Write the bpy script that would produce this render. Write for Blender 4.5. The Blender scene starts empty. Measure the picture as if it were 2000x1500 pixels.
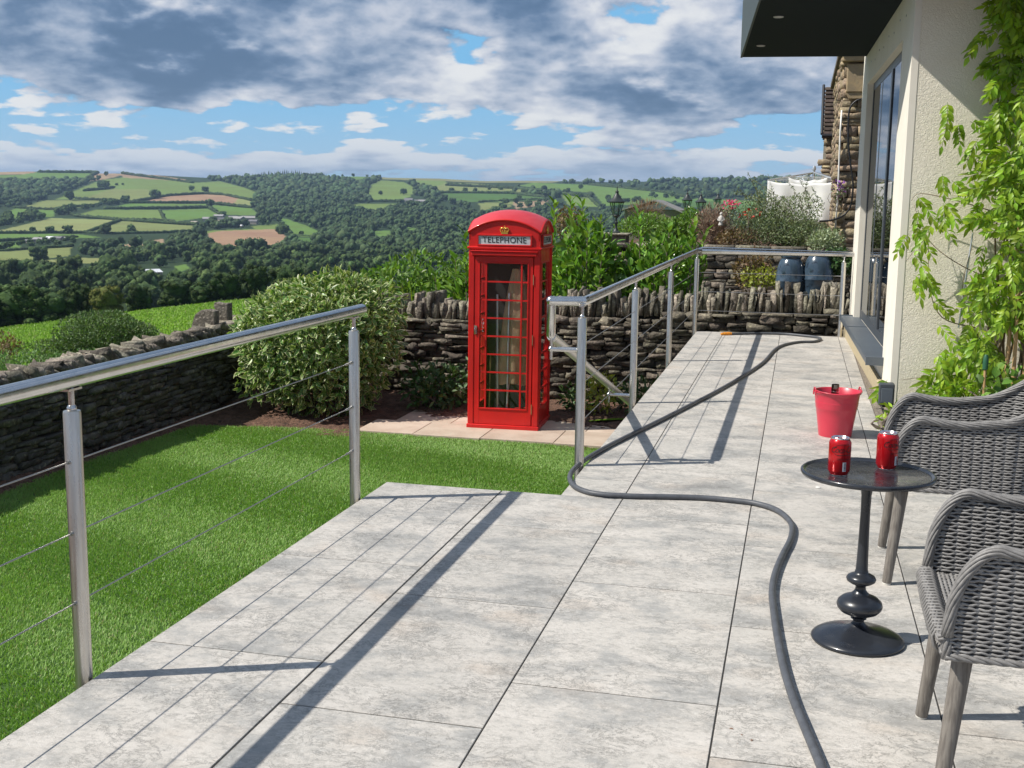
import bpy, math, random
import numpy as np
from mathutils import Vector, Matrix
rng = np.random.default_rng(7)
random.seed(7)
scene = bpy.context.scene
COL = scene.collection
R = math.radians

# ------------------------------------------------------------------ camera
CF, CYAW, CPITCH, CROLL = 2270.765, R(13.72300), R(9.00016), R(0.82581976)
EYE = np.array([0, 0, 1.35])
_fw = np.array([-math.sin(CYAW)*math.cos(CPITCH), math.cos(CYAW)*math.cos(CPITCH), -math.sin(CPITCH)])
_r = np.array([math.cos(CYAW), math.sin(CYAW), 0]); _u = np.cross(_r, _fw)
c_, s_ = math.cos(CROLL), math.sin(CROLL)
_r2 = c_*_r + s_*_u; _u2 = -s_*_r + c_*_u
cam = bpy.data.cameras.new('camera'); camo = bpy.data.objects.new('camera', cam); COL.objects.link(camo)
cam.sensor_width = 36; cam.lens = 36*CF/2000; cam.clip_end = 20000; cam.clip_start = .05
camo.matrix_world = Matrix(((_r2[0], _u2[0], -_fw[0], 0), (_r2[1], _u2[1], -_fw[1], 0), (_r2[2], _u2[2], -_fw[2], 1.35), (0, 0, 0, 1)))
scene.camera = camo

# ------------------------------------------------------------------ light
SUN = Vector((.675, .29, -.85)).normalized()          # direction the light travels
so = bpy.data.objects.new('sun', bpy.data.lights.new('sun', 'SUN')); COL.objects.link(so)
so.data.energy = 4.6; so.data.angle = R(.5); so.data.color = (1, .945, .86)
so.rotation_euler = SUN.to_track_quat('-Z', 'Y').to_euler()
scene.view_settings.view_transform = 'Standard'; scene.view_settings.look = 'None'
scene.view_settings.exposure = 0.35; scene.view_settings.gamma = 1

class NT:
    def __init__(s, tree): s.t = tree; tree.nodes.clear()
    def n(s, typ, **kw):
        nd = s.t.nodes.new(typ)
        for k, v in kw.items():
            if k.startswith('i_'):
                key = k[2:]; key = int(key) if key.isdigit() else key.replace('_', ' ')
                if isinstance(v, bpy.types.NodeSocket): s.t.links.new(v, nd.inputs[key])
                else: nd.inputs[key].default_value = v
            else: setattr(nd, k, v)
        return nd
    def l(s, a, b): s.t.links.new(a, b)
    def math(s, op, a, b=0.0, c=0.0, clamp=False):
        nd = s.t.nodes.new('ShaderNodeMath'); nd.operation = op; nd.use_clamp = clamp
        for i, v in enumerate((a, b, c)):
            if isinstance(v, bpy.types.NodeSocket): s.t.links.new(v, nd.inputs[i])
            else: nd.inputs[i].default_value = v
        return nd.outputs[0]
    def mix(s, fac, a, b, mode='MIX'):
        nd = s.t.nodes.new('ShaderNodeMix'); nd.data_type = 'RGBA'; nd.blend_type = mode
        for i, v in ((0, fac), (6, a), (7, b)):
            if isinstance(v, bpy.types.NodeSocket): s.t.links.new(v, nd.inputs[i])
            else: nd.inputs[i].default_value = (*v, 1) if isinstance(v, tuple) and len(v) == 3 else v
        return nd.outputs[2]
    def ramp(s, fac, stops, interp='LINEAR'):
        nd = s.t.nodes.new('ShaderNodeValToRGB'); nd.color_ramp.interpolation = interp
        e = nd.color_ramp.elements
        while len(e) < len(stops): e.new(.5)
        for i, (p, col) in enumerate(stops):
            e[i].position = p; e[i].color = (*col, 1) if isinstance(col, tuple) else (col, col, col, 1)
        s.t.links.new(fac, nd.inputs[0]); return nd.outputs[0]
    def mapr(s, v, a, b, c=0., d=1.):
        nd = s.t.nodes.new('ShaderNodeMapRange'); nd.interpolation_type = 'SMOOTHSTEP'
        s.t.links.new(v, nd.inputs[0])
        for i, x in enumerate((a, b, c, d)): nd.inputs[i+1].default_value = x
        return nd.outputs[0]
    def noise(s, vec, scale, detail=6, rough=.55, dist=0.):
        nd = s.t.nodes.new('ShaderNodeTexNoise')
        if vec is not None: s.t.links.new(vec, nd.inputs['Vector'])
        nd.inputs['Scale'].default_value = scale; nd.inputs['Detail'].default_value = detail
        nd.inputs['Roughness'].default_value = rough; nd.inputs['Distortion'].default_value = dist
        return nd.outputs[0]

# ------------------------------------------------------------------ sky
def _noise2(s, vec, scale, detail=6, rough=.55):
    nd = s.t.nodes.new('ShaderNodeTexNoise'); nd.noise_dimensions = '2D'; s.t.links.new(vec, nd.inputs['Vector'])
    nd.inputs['Scale'].default_value = scale; nd.inputs['Detail'].default_value = detail; nd.inputs['Roughness'].default_value = rough; return nd.outputs[0]
NT.noise2 = _noise2
world = bpy.data.worlds.new('World'); scene.world = world; world.use_nodes = True
w = NT(world.node_tree)
sky = w.n('ShaderNodeTexSky', sky_type='NISHITA', sun_disc=False, sun_elevation=R(51), sun_rotation=math.atan2(-SUN.x, -SUN.y), air_density=1.0, dust_density=.6, ozone_density=1.6)
STR = .11
tc = w.n('ShaderNodeTexCoord').outputs['Generated']
sep = w.n('ShaderNodeSeparateXYZ', i_0=tc)
X, Y, Z = sep.outputs
az = w.math('ARCTAN2', X, Y)                       # 0 = along the patio, negative to the left
hyp = w.math('SQRT', w.math('ADD', w.math('MULTIPLY', X, X), w.math('MULTIPLY', Y, Y)))
el = w.math('DIVIDE', Z, hyp)                      # tangent of elevation
def cloudfield(de):
    ee = w.math('ADD', w.math('MAXIMUM', w.math('ADD', el, de), -.01), .055)
    px = w.math('MULTIPLY', az, 6.2); py = w.math('MULTIPLY', w.math('LOGARITHM', ee, 2.718), -2.5)
    p = w.n('ShaderNodeCombineXYZ', i_0=px, i_1=w.math('ADD', py, SEED)).outputs[0]
    wr = w.n('ShaderNodeTexNoise', noise_dimensions='2D'); w.l(p, wr.inputs['Vector']); wr.inputs['Scale'].default_value = 2.2; wr.inputs['Detail'].default_value = 4
    pw = w.n('ShaderNodeVectorMath', operation='MULTIPLY_ADD', i_0=wr.outputs['Color'], i_1=(.35, .35, 0), i_2=p).outputs[0]
    big = w.noise2(pw, .85, 3, .45)
    v1 = w.n('ShaderNodeTexVoronoi', feature='SMOOTH_F1', voronoi_dimensions='2D'); w.l(pw, v1.inputs['Vector']); v1.inputs['Scale'].default_value = 2.6; v1.inputs['Smoothness'].default_value = .6
    v2 = w.n('ShaderNodeTexVoronoi', feature='SMOOTH_F1', voronoi_dimensions='2D'); w.l(pw, v2.inputs['Vector']); v2.inputs['Scale'].default_value = 7.5; v2.inputs['Smoothness'].default_value = .5
    fine = w.noise2(p, 9., 7, .62)
    d = w.math('MULTIPLY_ADD', big, .62, .36)
    d = w.math('SUBTRACT', d, w.math('MULTIPLY', v1.outputs['Distance'], .20)); d = w.math('SUBTRACT', d, w.math('MULTIPLY', v2.outputs['Distance'], .085))
    return w.math('ADD', d, w.math('MULTIPLY', w.math('SUBTRACT', fine, .5), .13))
SEED = 4.7
d0 = cloudfield(0.0); d1 = cloudfield(.009); d2 = cloudfield(.024)
# the bank of cloud thins into a clear band low over the ridge
e2 = w.math('ADD', el, w.math('MULTIPLY', w.math('SINE', w.math('MULTIPLY_ADD', az, 9.0, 1.2)), .007))
gap = w.math('MULTIPLY', w.mapr(e2, .022, .044), w.mapr(e2, .084, .062))
gap = w.math('MULTIPLY', gap, w.mapr(az, .03, -.15, .25, 1.))
deck = w.mapr(el, .045, .105)
low = w.mapr(el, .045, .012)
th = w.math('ADD', d0, w.math('SUBTRACT', w.math('MULTIPLY_ADD', deck, .16, w.math('MULTIPLY', low, .075)), w.math('MULTIPLY_ADD', gap, .045, -.035)))
cover = w.mapr(th, .555, .605)
lit = w.math('ADD', w.math('MULTIPLY', w.math('SUBTRACT', d0, d1), 1.9), w.math('MULTIPLY', w.math('SUBTRACT', d0, d2), 1.7))
thick = w.mapr(th, .59, .86)
lit = w.mapr(w.math('ADD', lit, w.math('MULTIPLY', thick, -.66)), -.74, .22)
ccol = w.ramp(lit, [(0., (.070, .128, .225)), (.16, (.105, .170, .280)), (.36, (.205, .270, .38)), (.58, (.33, .38, .475)), (.80, (.49, .515, .575)), (1., (.66, .665, .67))])
lowhaze = w.mapr(el, .075, .0)
blue = w.mix(w.mapr(el, .0, .11), (.30, .47, .62), (.155, .40, .65))
ccol = w.mix(w.math('MULTIPLY', lowhaze, .62), ccol, (.35, .445, .57))
vis = w.mix(w.math('MULTIPLY', cover, w.mapr(el, -.005, .02, .75, 1.)), blue, ccol)
vis = w.mix(1.0, vis, (1/STR, 1/STR, 1/STR), 'MULTIPLY')
skyc = w.mix(.94, sky.outputs[0], vis)
bg = w.n('ShaderNodeBackground', i_Color=skyc, i_Strength=STR)
w.n('ShaderNodeOutputWorld', i_Surface=bg.outputs[0])

# ------------------------------------------------------------------ helpers
def ray(px, py): return _fw + (px-1000)/CF*_r2 + (750-py)/CF*_u2
def ony(px, py, y):
    d = ray(px, py); t = y/d[1]; return Vector((d[0]*t, y, 1.35+d[2]*t))
def onx(px, py, x):
    d = ray(px, py); t = x/d[0]; return Vector((x, d[1]*t, 1.35+d[2]*t))
def onz(px, py, z):
    d = ray(px, py); t = (z-1.35)/d[2]; return Vector((d[0]*t, d[1]*t, z))

def tag(o, label=None, cat=None, group=None, kind=None):
    if label: o['label'] = label
    if cat: o['category'] = cat
    if group: o['group'] = group
    if kind: o['kind'] = kind
    return o
def thing(name, label, cat, loc=(0, 0, 0), rotz=0, group=None):
    o = bpy.data.objects.new(name, None); COL.objects.link(o); o.empty_display_size = .1
    o.location = loc; o.rotation_euler = (0, 0, rotz)
    return tag(o, label, cat, group)
def link(name, me, parent=None):
    o = bpy.data.objects.new(name, me); COL.objects.link(o)
    if parent is not None: o.parent = parent
    return o
def copy_tree(o, parent=None):
    c = o.copy(); COL.objects.link(c)
    if parent is not None: c.parent = parent
    for ch in list(o.children): copy_tree(ch, c)
    return c

class MB:
    def __init__(s): s.v = []; s.f = []; s.m = []
    def add(s, vs, fs, mi=0):
        b = len(s.v); s.v += [tuple(v) for v in vs]
        s.f += [tuple(b+i for i in f) for f in fs]; s.m += [mi]*len(fs); return s
    def box(s, x0, x1, y0, y1, z0, z1, mi=0, bev=0):
        if bev:
            b = c = bev; V = []
            for z, i in ((z0, b), (z0+b, 0), (z1-b, 0), (z1, b)):
                V += [(x, y, z) for x, y in ((x0+i+c, y0+i), (x1-i-c, y0+i), (x1-i, y0+i+c), (x1-i, y1-i-c), (x1-i-c, y1-i), (x0+i+c, y1-i), (x0+i, y1-i-c), (x0+i, y0+i+c))]
            F = [tuple(range(7, -1, -1)), tuple(range(24, 32))]
            for k in range(3):
                for i in range(8):
                    j = (i+1) % 8; F.append((k*8+i, k*8+j, k*8+8+j, k*8+8+i))
            return s.add(V, F, mi)
        V = [(x0, y0, z0), (x1, y0, z0), (x1, y1, z0), (x0, y1, z0), (x0, y0, z1), (x1, y0, z1), (x1, y1, z1), (x0, y1, z1)]
        return s.add(V, [(0, 3, 2, 1), (4, 5, 6, 7), (0, 1, 5, 4), (1, 2, 6, 5), (2, 3, 7, 6), (3, 0, 4, 7)], mi)
    def tube(s, pts, r, n=12, caps=True, mi=0, closed=False, flat=1.0):
        pts = [Vector(p) for p in pts]; N = len(pts)
        rr = r if hasattr(r, '__len__') else [r]*N
        t0 = (pts[1]-pts[0]).normalized()
        ref = Vector((0, 0, 1)) if abs(t0.z) < .9 else Vector((1, 0, 0))
        nrm = (ref - t0*ref.dot(t0)).normalized(); V = []
        for i, p in enumerate(pts):
            if closed: t = (pts[(i+1) % N]-pts[i-1]).normalized()
            else: t = (pts[min(i+1, N-1)]-pts[max(i-1, 0)]).normalized()
            nrm = (nrm - t*nrm.dot(t)).normalized(); b = t.cross(nrm)
            k = 1.0
            if 0 < i < N-1 and not closed:
                a = (pts[i]-pts[i-1]).normalized(); k = 1/max(.5, a.dot(t))
            for j in range(n):
                a = 2*math.pi*j/n
                V.append(p + nrm*math.cos(a)*rr[i]*flat*(k if n > 20 else 1) + b*math.sin(a)*rr[i])
        F = []
        M_ = N if closed else N-1
        for i in range(M_):
            for j in range(n):
                k = (j+1) % n; i2 = (i+1) % N
                F.append((i*n+j, i*n+k, i2*n+k, i2*n+j))
        if caps and not closed: F += [tuple(range(n-1, -1, -1)), tuple(range((N-1)*n, N*n))]
        return s.add(V, F, mi)
    def lathe(s, prof, c=(0, 0, 0), n=32, mi=0, closed_prof=False):
        V = []; F = []; m = len(prof)
        for (r, z) in prof:
            for j in range(n):
                a = 2*math.pi*j/n; V.append((c[0]+r*math.cos(a), c[1]+r*math.sin(a), c[2]+z))
        for i in range(m-1):
            for j in range(n):
                k = (j+1) % n; F.append((i*n+j, i*n+k, (i+1)*n+k, (i+1)*n+j))
        if prof[0][0] > 1e-5: F.append(tuple(range(n-1, -1, -1)))
        if prof[-1][0] > 1e-5: F.append(tuple(range((m-1)*n, m*n)))
        return s.add(V, F, mi)
    def prism(s, poly, z0, z1, mi=0):     # poly in xy, anticlockwise
        n = len(poly)
        V = [(x, y, z0) for x, y in poly]+[(x, y, z1) for x, y in poly]
        F = [tuple(range(n-1, -1, -1)), tuple(range(n, 2*n))]+[(i, (i+1) % n, n+(i+1) % n, n+i) for i in range(n)]
        return s.add(V, F, mi)
    def extrude_y(s, poly, y0, y1, mi=0):  # poly in xz
        n = len(poly)
        V = [(x, y0, z) for x, z in poly]+[(x, y1, z) for x, z in poly]
        F = [tuple(range(n)), tuple(range(2*n-1, n-1, -1))]+[(i, n+i, n+(i+1) % n, (i+1) % n) for i in range(n)]
        return s.add(V, F, mi)
    def sphere(s, c, r, n=12, m=8, sc=(1, 1, 1), mi=0):
        prof = [(math.sin(math.pi*i/m), -math.cos(math.pi*i/m)) for i in range(m+1)]
        V = []; F = []
        for (q, z) in prof:
            for j in range(n):
                a = 2*math.pi*j/n; V.append((c[0]+r*sc[0]*q*math.cos(a), c[1]+r*sc[1]*q*math.sin(a), c[2]+r*sc[2]*z))
        for i in range(m):
            for j in range(n):
                k = (j+1) % n; F.append((i*n+j, i*n+k, (i+1)*n+k, (i+1)*n+j))
        return s.add(V, F, mi)
    def mesh(s, name, mats, smooth=40):
        me = bpy.data.meshes.new(name); me.from_pydata(s.v, [], s.f)
        for m in (mats if isinstance(mats, (list, tuple)) else [mats]): me.materials.append(m)
        if len(set(s.m)) > 1: me.polygons.foreach_set('material_index', s.m)
        if smooth:
            me.polygons.foreach_set('use_smooth', [True]*len(me.polygons))
            if smooth < 180: me.set_sharp_from_angle(angle=R(smooth))
        me.update(); return me
    def build(s, name, mats, parent=None, smooth=40):
        return link(name, s.mesh(name, mats, smooth), parent)

def npmesh(name, V, F, mat, parent=None, smooth=False, uv=None, col=None, mi=None):
    V = np.asarray(V, np.float32).reshape(-1, 3); F = np.asarray(F, np.int32); k = F.shape[1]; n = len(F)
    me = bpy.data.meshes.new(name)
    me.vertices.add(len(V)); me.vertices.foreach_set('co', V.ravel())
    me.loops.add(n*k); me.loops.foreach_set('vertex_index', F.ravel())
    me.polygons.add(n); me.polygons.foreach_set('loop_start', np.arange(0, n*k, k, dtype=np.int32))
    try: me.polygons.foreach_set('loop_total', np.full(n, k, dtype=np.int32))
    except Exception: pass
    for m in (mat if isinstance(mat, (list, tuple)) else [mat]): me.materials.append(m)
    if mi is not None: me.polygons.foreach_set('material_index', np.asarray(mi, np.int32))
    if smooth: me.polygons.foreach_set('use_smooth', np.ones(n, bool))
    if uv is not None:
        l = me.uv_layers.new(name='UVMap'); l.data.foreach_set('uv', np.asarray(uv, np.float32)[F.ravel()].ravel())
    if col is not None:
        a = me.color_attributes.new('Col', 'FLOAT_COLOR', 'POINT')
        a.data.foreach_set('color', np.hstack([col, np.ones((len(col), 1))]).astype(np.float32).ravel())
    me.update(calc_edges=True); me.validate()
    return link(name, me, parent) if parent is not False else me

# ------------------------------------------------------------------ materials
def mat(name, base=(.5, .5, .5), rough=.6, metal=0., base2=None, nscale=8., ndet=5, island=0., bump=None, vec='Object', stretch=None, trans=0., uvedge=None, coat=0., spec=None, rough2=None, third=None):
    m = bpy.data.materials.new(name); m.use_nodes = True; t = NT(m.node_tree)
    tcn = t.n('ShaderNodeTexCoord'); v = tcn.outputs[vec]
    geo = t.n('ShaderNodeNewGeometry'); rnd = geo.outputs['Random Per Island']
    if island:
        off = t.n('ShaderNodeCombineXYZ', i_0=t.math('MULTIPLY', rnd, 37.), i_1=t.math('MULTIPLY', rnd, 91.), i_2=0.)
        v = t.n('ShaderNodeVectorMath', operation='ADD', i_0=v, i_1=off.outputs[0]).outputs[0]
    if stretch:
        v = t.n('ShaderNodeVectorMath', operation='MULTIPLY', i_0=v, i_1=stretch).outputs[0]
    c = None
    if base2 is not None:
        n1 = t.noise(v, nscale, ndet, .6)
        c = t.mix(t.mapr(n1, .35, .65), base, base2)
        if third is not None:
            n2 = t.noise(v, nscale*2.7, ndet, .6); c = t.mix(t.mapr(n2, .54, .66), c, third)
    if island:
        hs = t.n('ShaderNodeHueSaturation')
        if c is None: hs.inputs['Color'].default_value = (*base, 1)
        else: t.l(c, hs.inputs['Color'])
        t.l(t.math('MULTIPLY_ADD', rnd, 2*island, 1-island), hs.inputs['Value'])
        r2 = t.math('FRACT', t.math('MULTIPLY', rnd, 17.3))
        t.l(t.math('MULTIPLY_ADD', r2, .05*min(1, island*2), .5-.025*min(1, island*2)), hs.inputs['Hue'])
        c = hs.outputs[0]
    if uvedge is not None:
        uvn = t.n('ShaderNodeSeparateXYZ', i_0=tcn.outputs['UV'])
        edge = t.math('ADD', uvn.outputs[0], t.math('MULTIPLY', t.math('SUBTRACT', t.noise(v, 30, 2), .5), .9))
        c = t.mix(t.mapr(edge, uvedge[0]-.06, uvedge[0]+.06), c if c is not None else base, uvedge[1])
    p = t.n('ShaderNodeBsdfPrincipled')
    if c is None: p.inputs['Base Color'].default_value = (*base, 1)
    else: t.l(c, p.inputs['Base Color'])
    p.inputs['Roughness'].default_value = rough; p.inputs['Metallic'].default_value = metal
    if rough2 is not None:
        t.l(t.mapr(t.noise(v, nscale*1.7, 4), .3, .7, rough, rough2), p.inputs['Roughness'])
    if coat: p.inputs['Coat Weight'].default_value = coat; p.inputs['Coat Roughness'].default_value = .08
    if spec is not None: p.inputs['Specular IOR Level'].default_value = spec
    if bump:
        h = t.noise(v, bump[0], bump[3] if len(bump) > 3 else 6, .6)
        bn = t.n('ShaderNodeBump', i_Height=h, i_Strength=bump[1], i_Distance=bump[2])
        t.l(bn.outputs[0], p.inputs['Normal'])
    out = p.outputs[0]
    if trans:
        tr = t.n('ShaderNodeBsdfTranslucent')
        cc = t.mix(1., c if c is not None else base, (1.25, 1.35, .6), 'MULTIPLY'); t.l(cc, tr.inputs[0])
        out = t.n('ShaderNodeMixShader', i_0=trans, i_1=out, i_2=tr.outputs[0]).outputs[0]
    t.n('ShaderNodeOutputMaterial', i_Surface=out)
    return m

steel = mat('polished_steel', (.74, .73, .71), .17, 1., base2=(.66, .65, .63), nscale=14, rough2=.26)
brushed = mat('brushed_steel', (.70, .67, .62), .26, 1., base2=(.60, .57, .52), nscale=9, stretch=(8, 8, .6), rough2=.36)
wirem = mat('steel_wire', (.42, .42, .42), .42, 1.)
redp = mat('red_gloss_paint', (.63, .014, .012), .38, base2=(.53, .011, .011), nscale=3, coat=.2, spec=.35, rough2=.55, bump=(7, .12, .01))
gold = mat('gold_paint', (.75, .48, .10), .3, .7)
signw = mat('opal_sign_glass', (.62, .64, .66), .35, base2=(.5, .52, .55), nscale=10)
blackp = mat('black_paint', (.012, .012, .014), .45)
tan_cloth = mat('tan_cloth', (.52, .36, .22), .9, base2=(.44, .30, .18), nscale=6, bump=(14, .5, .02))
def glassm(name, tint=(.9, .95, .95), ior=1.5, dark=0.):
    m = bpy.data.materials.new(name); m.use_nodes = True; t = NT(m.node_tree)
    tr = t.n('ShaderNodeBsdfTransparent', i_0=(*tint, 1)); gl = t.n('ShaderNodeBsdfGlossy', i_Roughness=.01)
    ge = t.n('ShaderNodeNewGeometry'); dt = t.n('ShaderNodeVectorMath', operation='DOT_PRODUCT', i_0=ge.outputs['Normal'], i_1=ge.outputs['Incoming'])
    f0 = ((ior-1)/(ior+1))**2; cs = t.math('SUBTRACT', 1., t.math('ABSOLUTE', dt.outputs['Value']), clamp=True)
    fv = t.math('MULTIPLY_ADD', t.math('POWER', cs, 5.), 1-f0, f0)
    t.n('ShaderNodeOutputMaterial', i_Surface=t.n('ShaderNodeMixShader', i_0=fv, i_1=tr.outputs[0], i_2=gl.outputs[0]).outputs[0])
    return m
glass = glassm('clear_glass', (.95, .97, .97), 1.4); winglass = glassm('window_glass', (.45, .50, .52), 1.9)
lampglass = glassm('lamp_glass', (.75, .82, .80))

def patio_mat():
    m = bpy.data.materials.new('porcelain_stone_tile'); m.use_nodes = True; t = NT(m.node_tree)
    tcn = t.n('ShaderNodeTexCoord'); v = tcn.outputs['Object']; rnd = t.n('ShaderNodeNewGeometry').outputs['Random Per Island']
    off = t.n('ShaderNodeCombineXYZ', i_0=t.math('MULTIPLY', rnd, 37.), i_1=t.math('MULTIPLY', rnd, 91.), i_2=0.)
    v = t.n('ShaderNodeVectorMath', operation='ADD', i_0=v, i_1=off.outputs[0]).outputs[0]
    vs = t.n('ShaderNodeVectorMath', operation='MULTIPLY', i_0=v, i_1=(.85, 1.15, 1.)).outputs[0]
    big = t.noise(vs, 3.4, 9, .72, .2)
    c = t.ramp(big, [(.30, (.25, .246, .235)), (.42, (.37, .363, .345)), (.52, (.515, .488, .447)), (.70, (.62, .585, .54))])
    warm = t.noise(vs, 3.1, 4, .5)
    c = t.mix(t.mapr(warm, .55, .75, 0, .40), c, (.50, .40, .31))
    veins = t.noise(vs, 13.0, 9, .76, .5)
    ridge = t.math('ABSOLUTE', t.math('SUBTRACT', veins, .5))
    vein = t.math('MULTIPLY', t.mapr(ridge, .026, .0), t.mapr(t.noise(vs, 4., 3), .40, .58))
    c = t.mix(t.math('MULTIPLY', vein, .75), c, (.13, .125, .115))
    v6 = t.noise(vs, 5.5, 10, .74, .9); r6 = t.math('ABSOLUTE', t.math('SUBTRACT', v6, .52))
    c = t.mix(t.math('MULTIPLY', t.math('MULTIPLY', t.mapr(r6, .014, .0), t.mapr(t.noise(vs, 2.3, 2), .45, .6)), .6), c, (.14, .135, .125))
    c = t.mix(t.mapr(t.noise(vs, 1.7, 4, .6), .52, .70, 0, .5), c, (.385, .378, .350))
    fine = t.noise(vs, 38, 9, .78)
    c = t.mix(t.mapr(fine, .52, .36, .0, .50), c, (.23, .225, .205))
    c = t.mix(t.mapr(t.noise(vs, 60, 5, .75), .55, .68, 0, .5), c, (.66, .645, .61))
    hs = t.n('ShaderNodeHueSaturation', i_Color=c, i_Value=t.math('MULTIPLY_ADD', rnd, .10, .95))
    p = t.n('ShaderNodeBsdfPrincipled', i_Base_Color=hs.outputs[0], i_Roughness=.55); p.inputs['Specular IOR Level'].default_value = .35
    hh = t.math('ADD', t.math('MULTIPLY', veins, .6), t.math('MULTIPLY', fine, .4))
    bn = t.n('ShaderNodeBump', i_Height=hh, i_Strength=.8, i_Distance=.008); t.l(bn.outputs[0], p.inputs['Normal'])
    t.n('ShaderNodeOutputMaterial', i_Surface=p.outputs[0]); return m
tile = patio_mat()
grout = mat('dark_grout', (.045, .043, .04), .9)
gravel = mat('gravel', (.16, .13, .10), .9, base2=(.34, .30, .25), nscale=70, bump=(90, .9, .02), third=(.07, .06, .05))
soil = mat('garden_soil', (.11, .058, .036), .95, base2=(.19, .105, .07), nscale=9, bump=(30, 1., .05), third=(.05, .03, .02))
slab = mat('buff_sandstone_slab', (.46, .36, .28), .8, base2=(.55, .45, .36), nscale=3, island=.10, bump=(25, .4, .01))

# ================================================================== SETTING: patio, steps, lawn, beds
LZ = -.95
EX, WX, FY = -1.875, -1.02, 5.16        # outer edge, walkway edge, front edge
jx = [EX, -1.302, -.731, -.153, .432, 1.01, 1.59, 2.17]
def tiles():
    mb = MB(); g = .0023
    def t(x0, x1, y0, y1): mb.box(x0+g+(.0018 if abs(x0+1.302) < .01 else 0), x1-g, y0+.0036, y1-.0036, -.02, 0, bev=.0013)
    for k in range(len(jx)-1):
        x0, x1 = jx[k], jx[k+1]
        y = (3.035 if k in (0, 2, 4, 6) else 2.735)-.925*3
        if k == 0: y += .0
        while y < 12.4:
            a, b = y, y+.925; y += .925
            if k >= 4:
                lim = 5.92
                if a >= lim: continue
                b = min(b, lim)
                t(x0, x1, a, b); continue
            if k <= 1 and a >= FY: 
                if k == 0: continue
                if x1 > WX: pass
            b = min(b, 12.42)
            if b-a < .05: continue
            if k == 0:
                b = min(b, FY); t(x0, x1, a, b)
            elif k == 1:
                if a < FY < b: t(x0, x1, a, FY); t(WX, x1, FY, b)
                elif b <= FY: t(x0, x1, a, b)
                else: t(WX, x1, a, b)
            else: t(x0, x1, a, b)
    # strip beside the house, trimmed along the plinth
    y = 5.92
    for a, b in ((5.92, 6.735), (6.735, 7.66), (7.66, 8.585), (8.585, 9.51), (9.51, 10.435), (10.435, 11.36), (11.36, 12.42)):
        mb.box(.432+g, .53, a+g, b-g, -.02, 0, bev=.0013)
    return mb
o = tiles().build('patio', tile, smooth=None); tag(o, kind='structure')
b = MB()
b.prism([(EX+.004, -2), (2.6, -2), (2.6, 5.9), (.60, 5.9), (.60, 12.41), (WX+.004, 12.41), (WX+.004, FY-.004), (EX+.004, FY-.004)], -1.2, -.0035)
tag(b.build('patio_base', grout, smooth=None), kind='structure')
b = MB()
b.box(.532, .585, 5.93, 12.6, -.05, .004); b.box(.60, 3.2, 5.93, 8.25, -.2, -.02)
tag(b.build('gravel_strip', gravel, smooth=None), kind='structure')
st = MB()
for i in range(5): st.box(EX+.01, WX-.01, FY+.002+i*.4, FY+.4+i*.4, LZ-.1, -.16*(i+1), bev=.004)
tag(st.build('garden_steps', tile, smooth=None), kind='structure')

# ground under lawn and borders
g = MB(); g.box(-6.3, 4.5, -3, 13.0, -1.6, LZ-.04); tag(g.build('garden_ground', soil, smooth=None), kind='structure')
# soil border with clods
n = 90
gx, gy = np.meshgrid(np.linspace(-6.25, 1.2, 190), np.linspace(5.5, 13, 190)); 
def vnoise(x, y, seed=0, oct=4, f0=1.0):
    r = np.random.default_rng(seed); out = 0*x; a = 1.
    for k in range(oct):
        for q in range(4):
            th = r.uniform(0, 6.28); ph = r.uniform(0, 6.28); fr = f0*2**k*r.uniform(.7, 1.4)
            out = out + a*np.sin(fr*(x*np.cos(th)+y*np.sin(th))+ph+1.7*np.sin(fr*.6*(x*np.sin(th)-y*np.cos(th))+ph*2))*.25
        a *= .5
    return out
gz = LZ-.035+.035*vnoise(gx, gy, 3, 5, 3)+rng.uniform(-.012, .012, gx.shape)
gz += .10*np.clip((gy-11.35)/1.2, 0, 1)+.06*np.clip((-5.6-gx)/.6, 0, 1)*(gy < 13)
inlawn = (gx > -5.75) & (gy < 11.35) & (gx > -5.0); gz = np.where((gx > -5.92) & (gy < 10.45), LZ-.06, gz)
def gridF(nx, ny):
    i = np.arange(ny-1)[:, None]*nx+np.arange(nx-1)[None, :]; i = i.ravel()
    return np.stack([i, i+1, i+nx+1, i+nx], 1)
o = npmesh('soil_border', np.stack([gx.ravel(), gy.ravel(), gz.ravel()], 1), gridF(190, 190), soil, smooth=False); tag(o, kind='structure')

# stone path strip along the back of the lawn
p = MB(); xs = [-4.22, -3.62, -2.93, -2.2, -1.55, -.95]
for i in range(5):
    p.box(xs[i]+.003, xs[i+1]-.003, 10.72-.02*(i % 2), 11.34, LZ-.05, LZ+.005, bev=.003)
    p.box(xs[i]+.003+.2, xs[i+1]-.003+.2, 11.345, 11.98, LZ-.05, LZ+.004, bev=.003)
tag(p.build('garden_path', slab, smooth=None), kind='structure')

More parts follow.
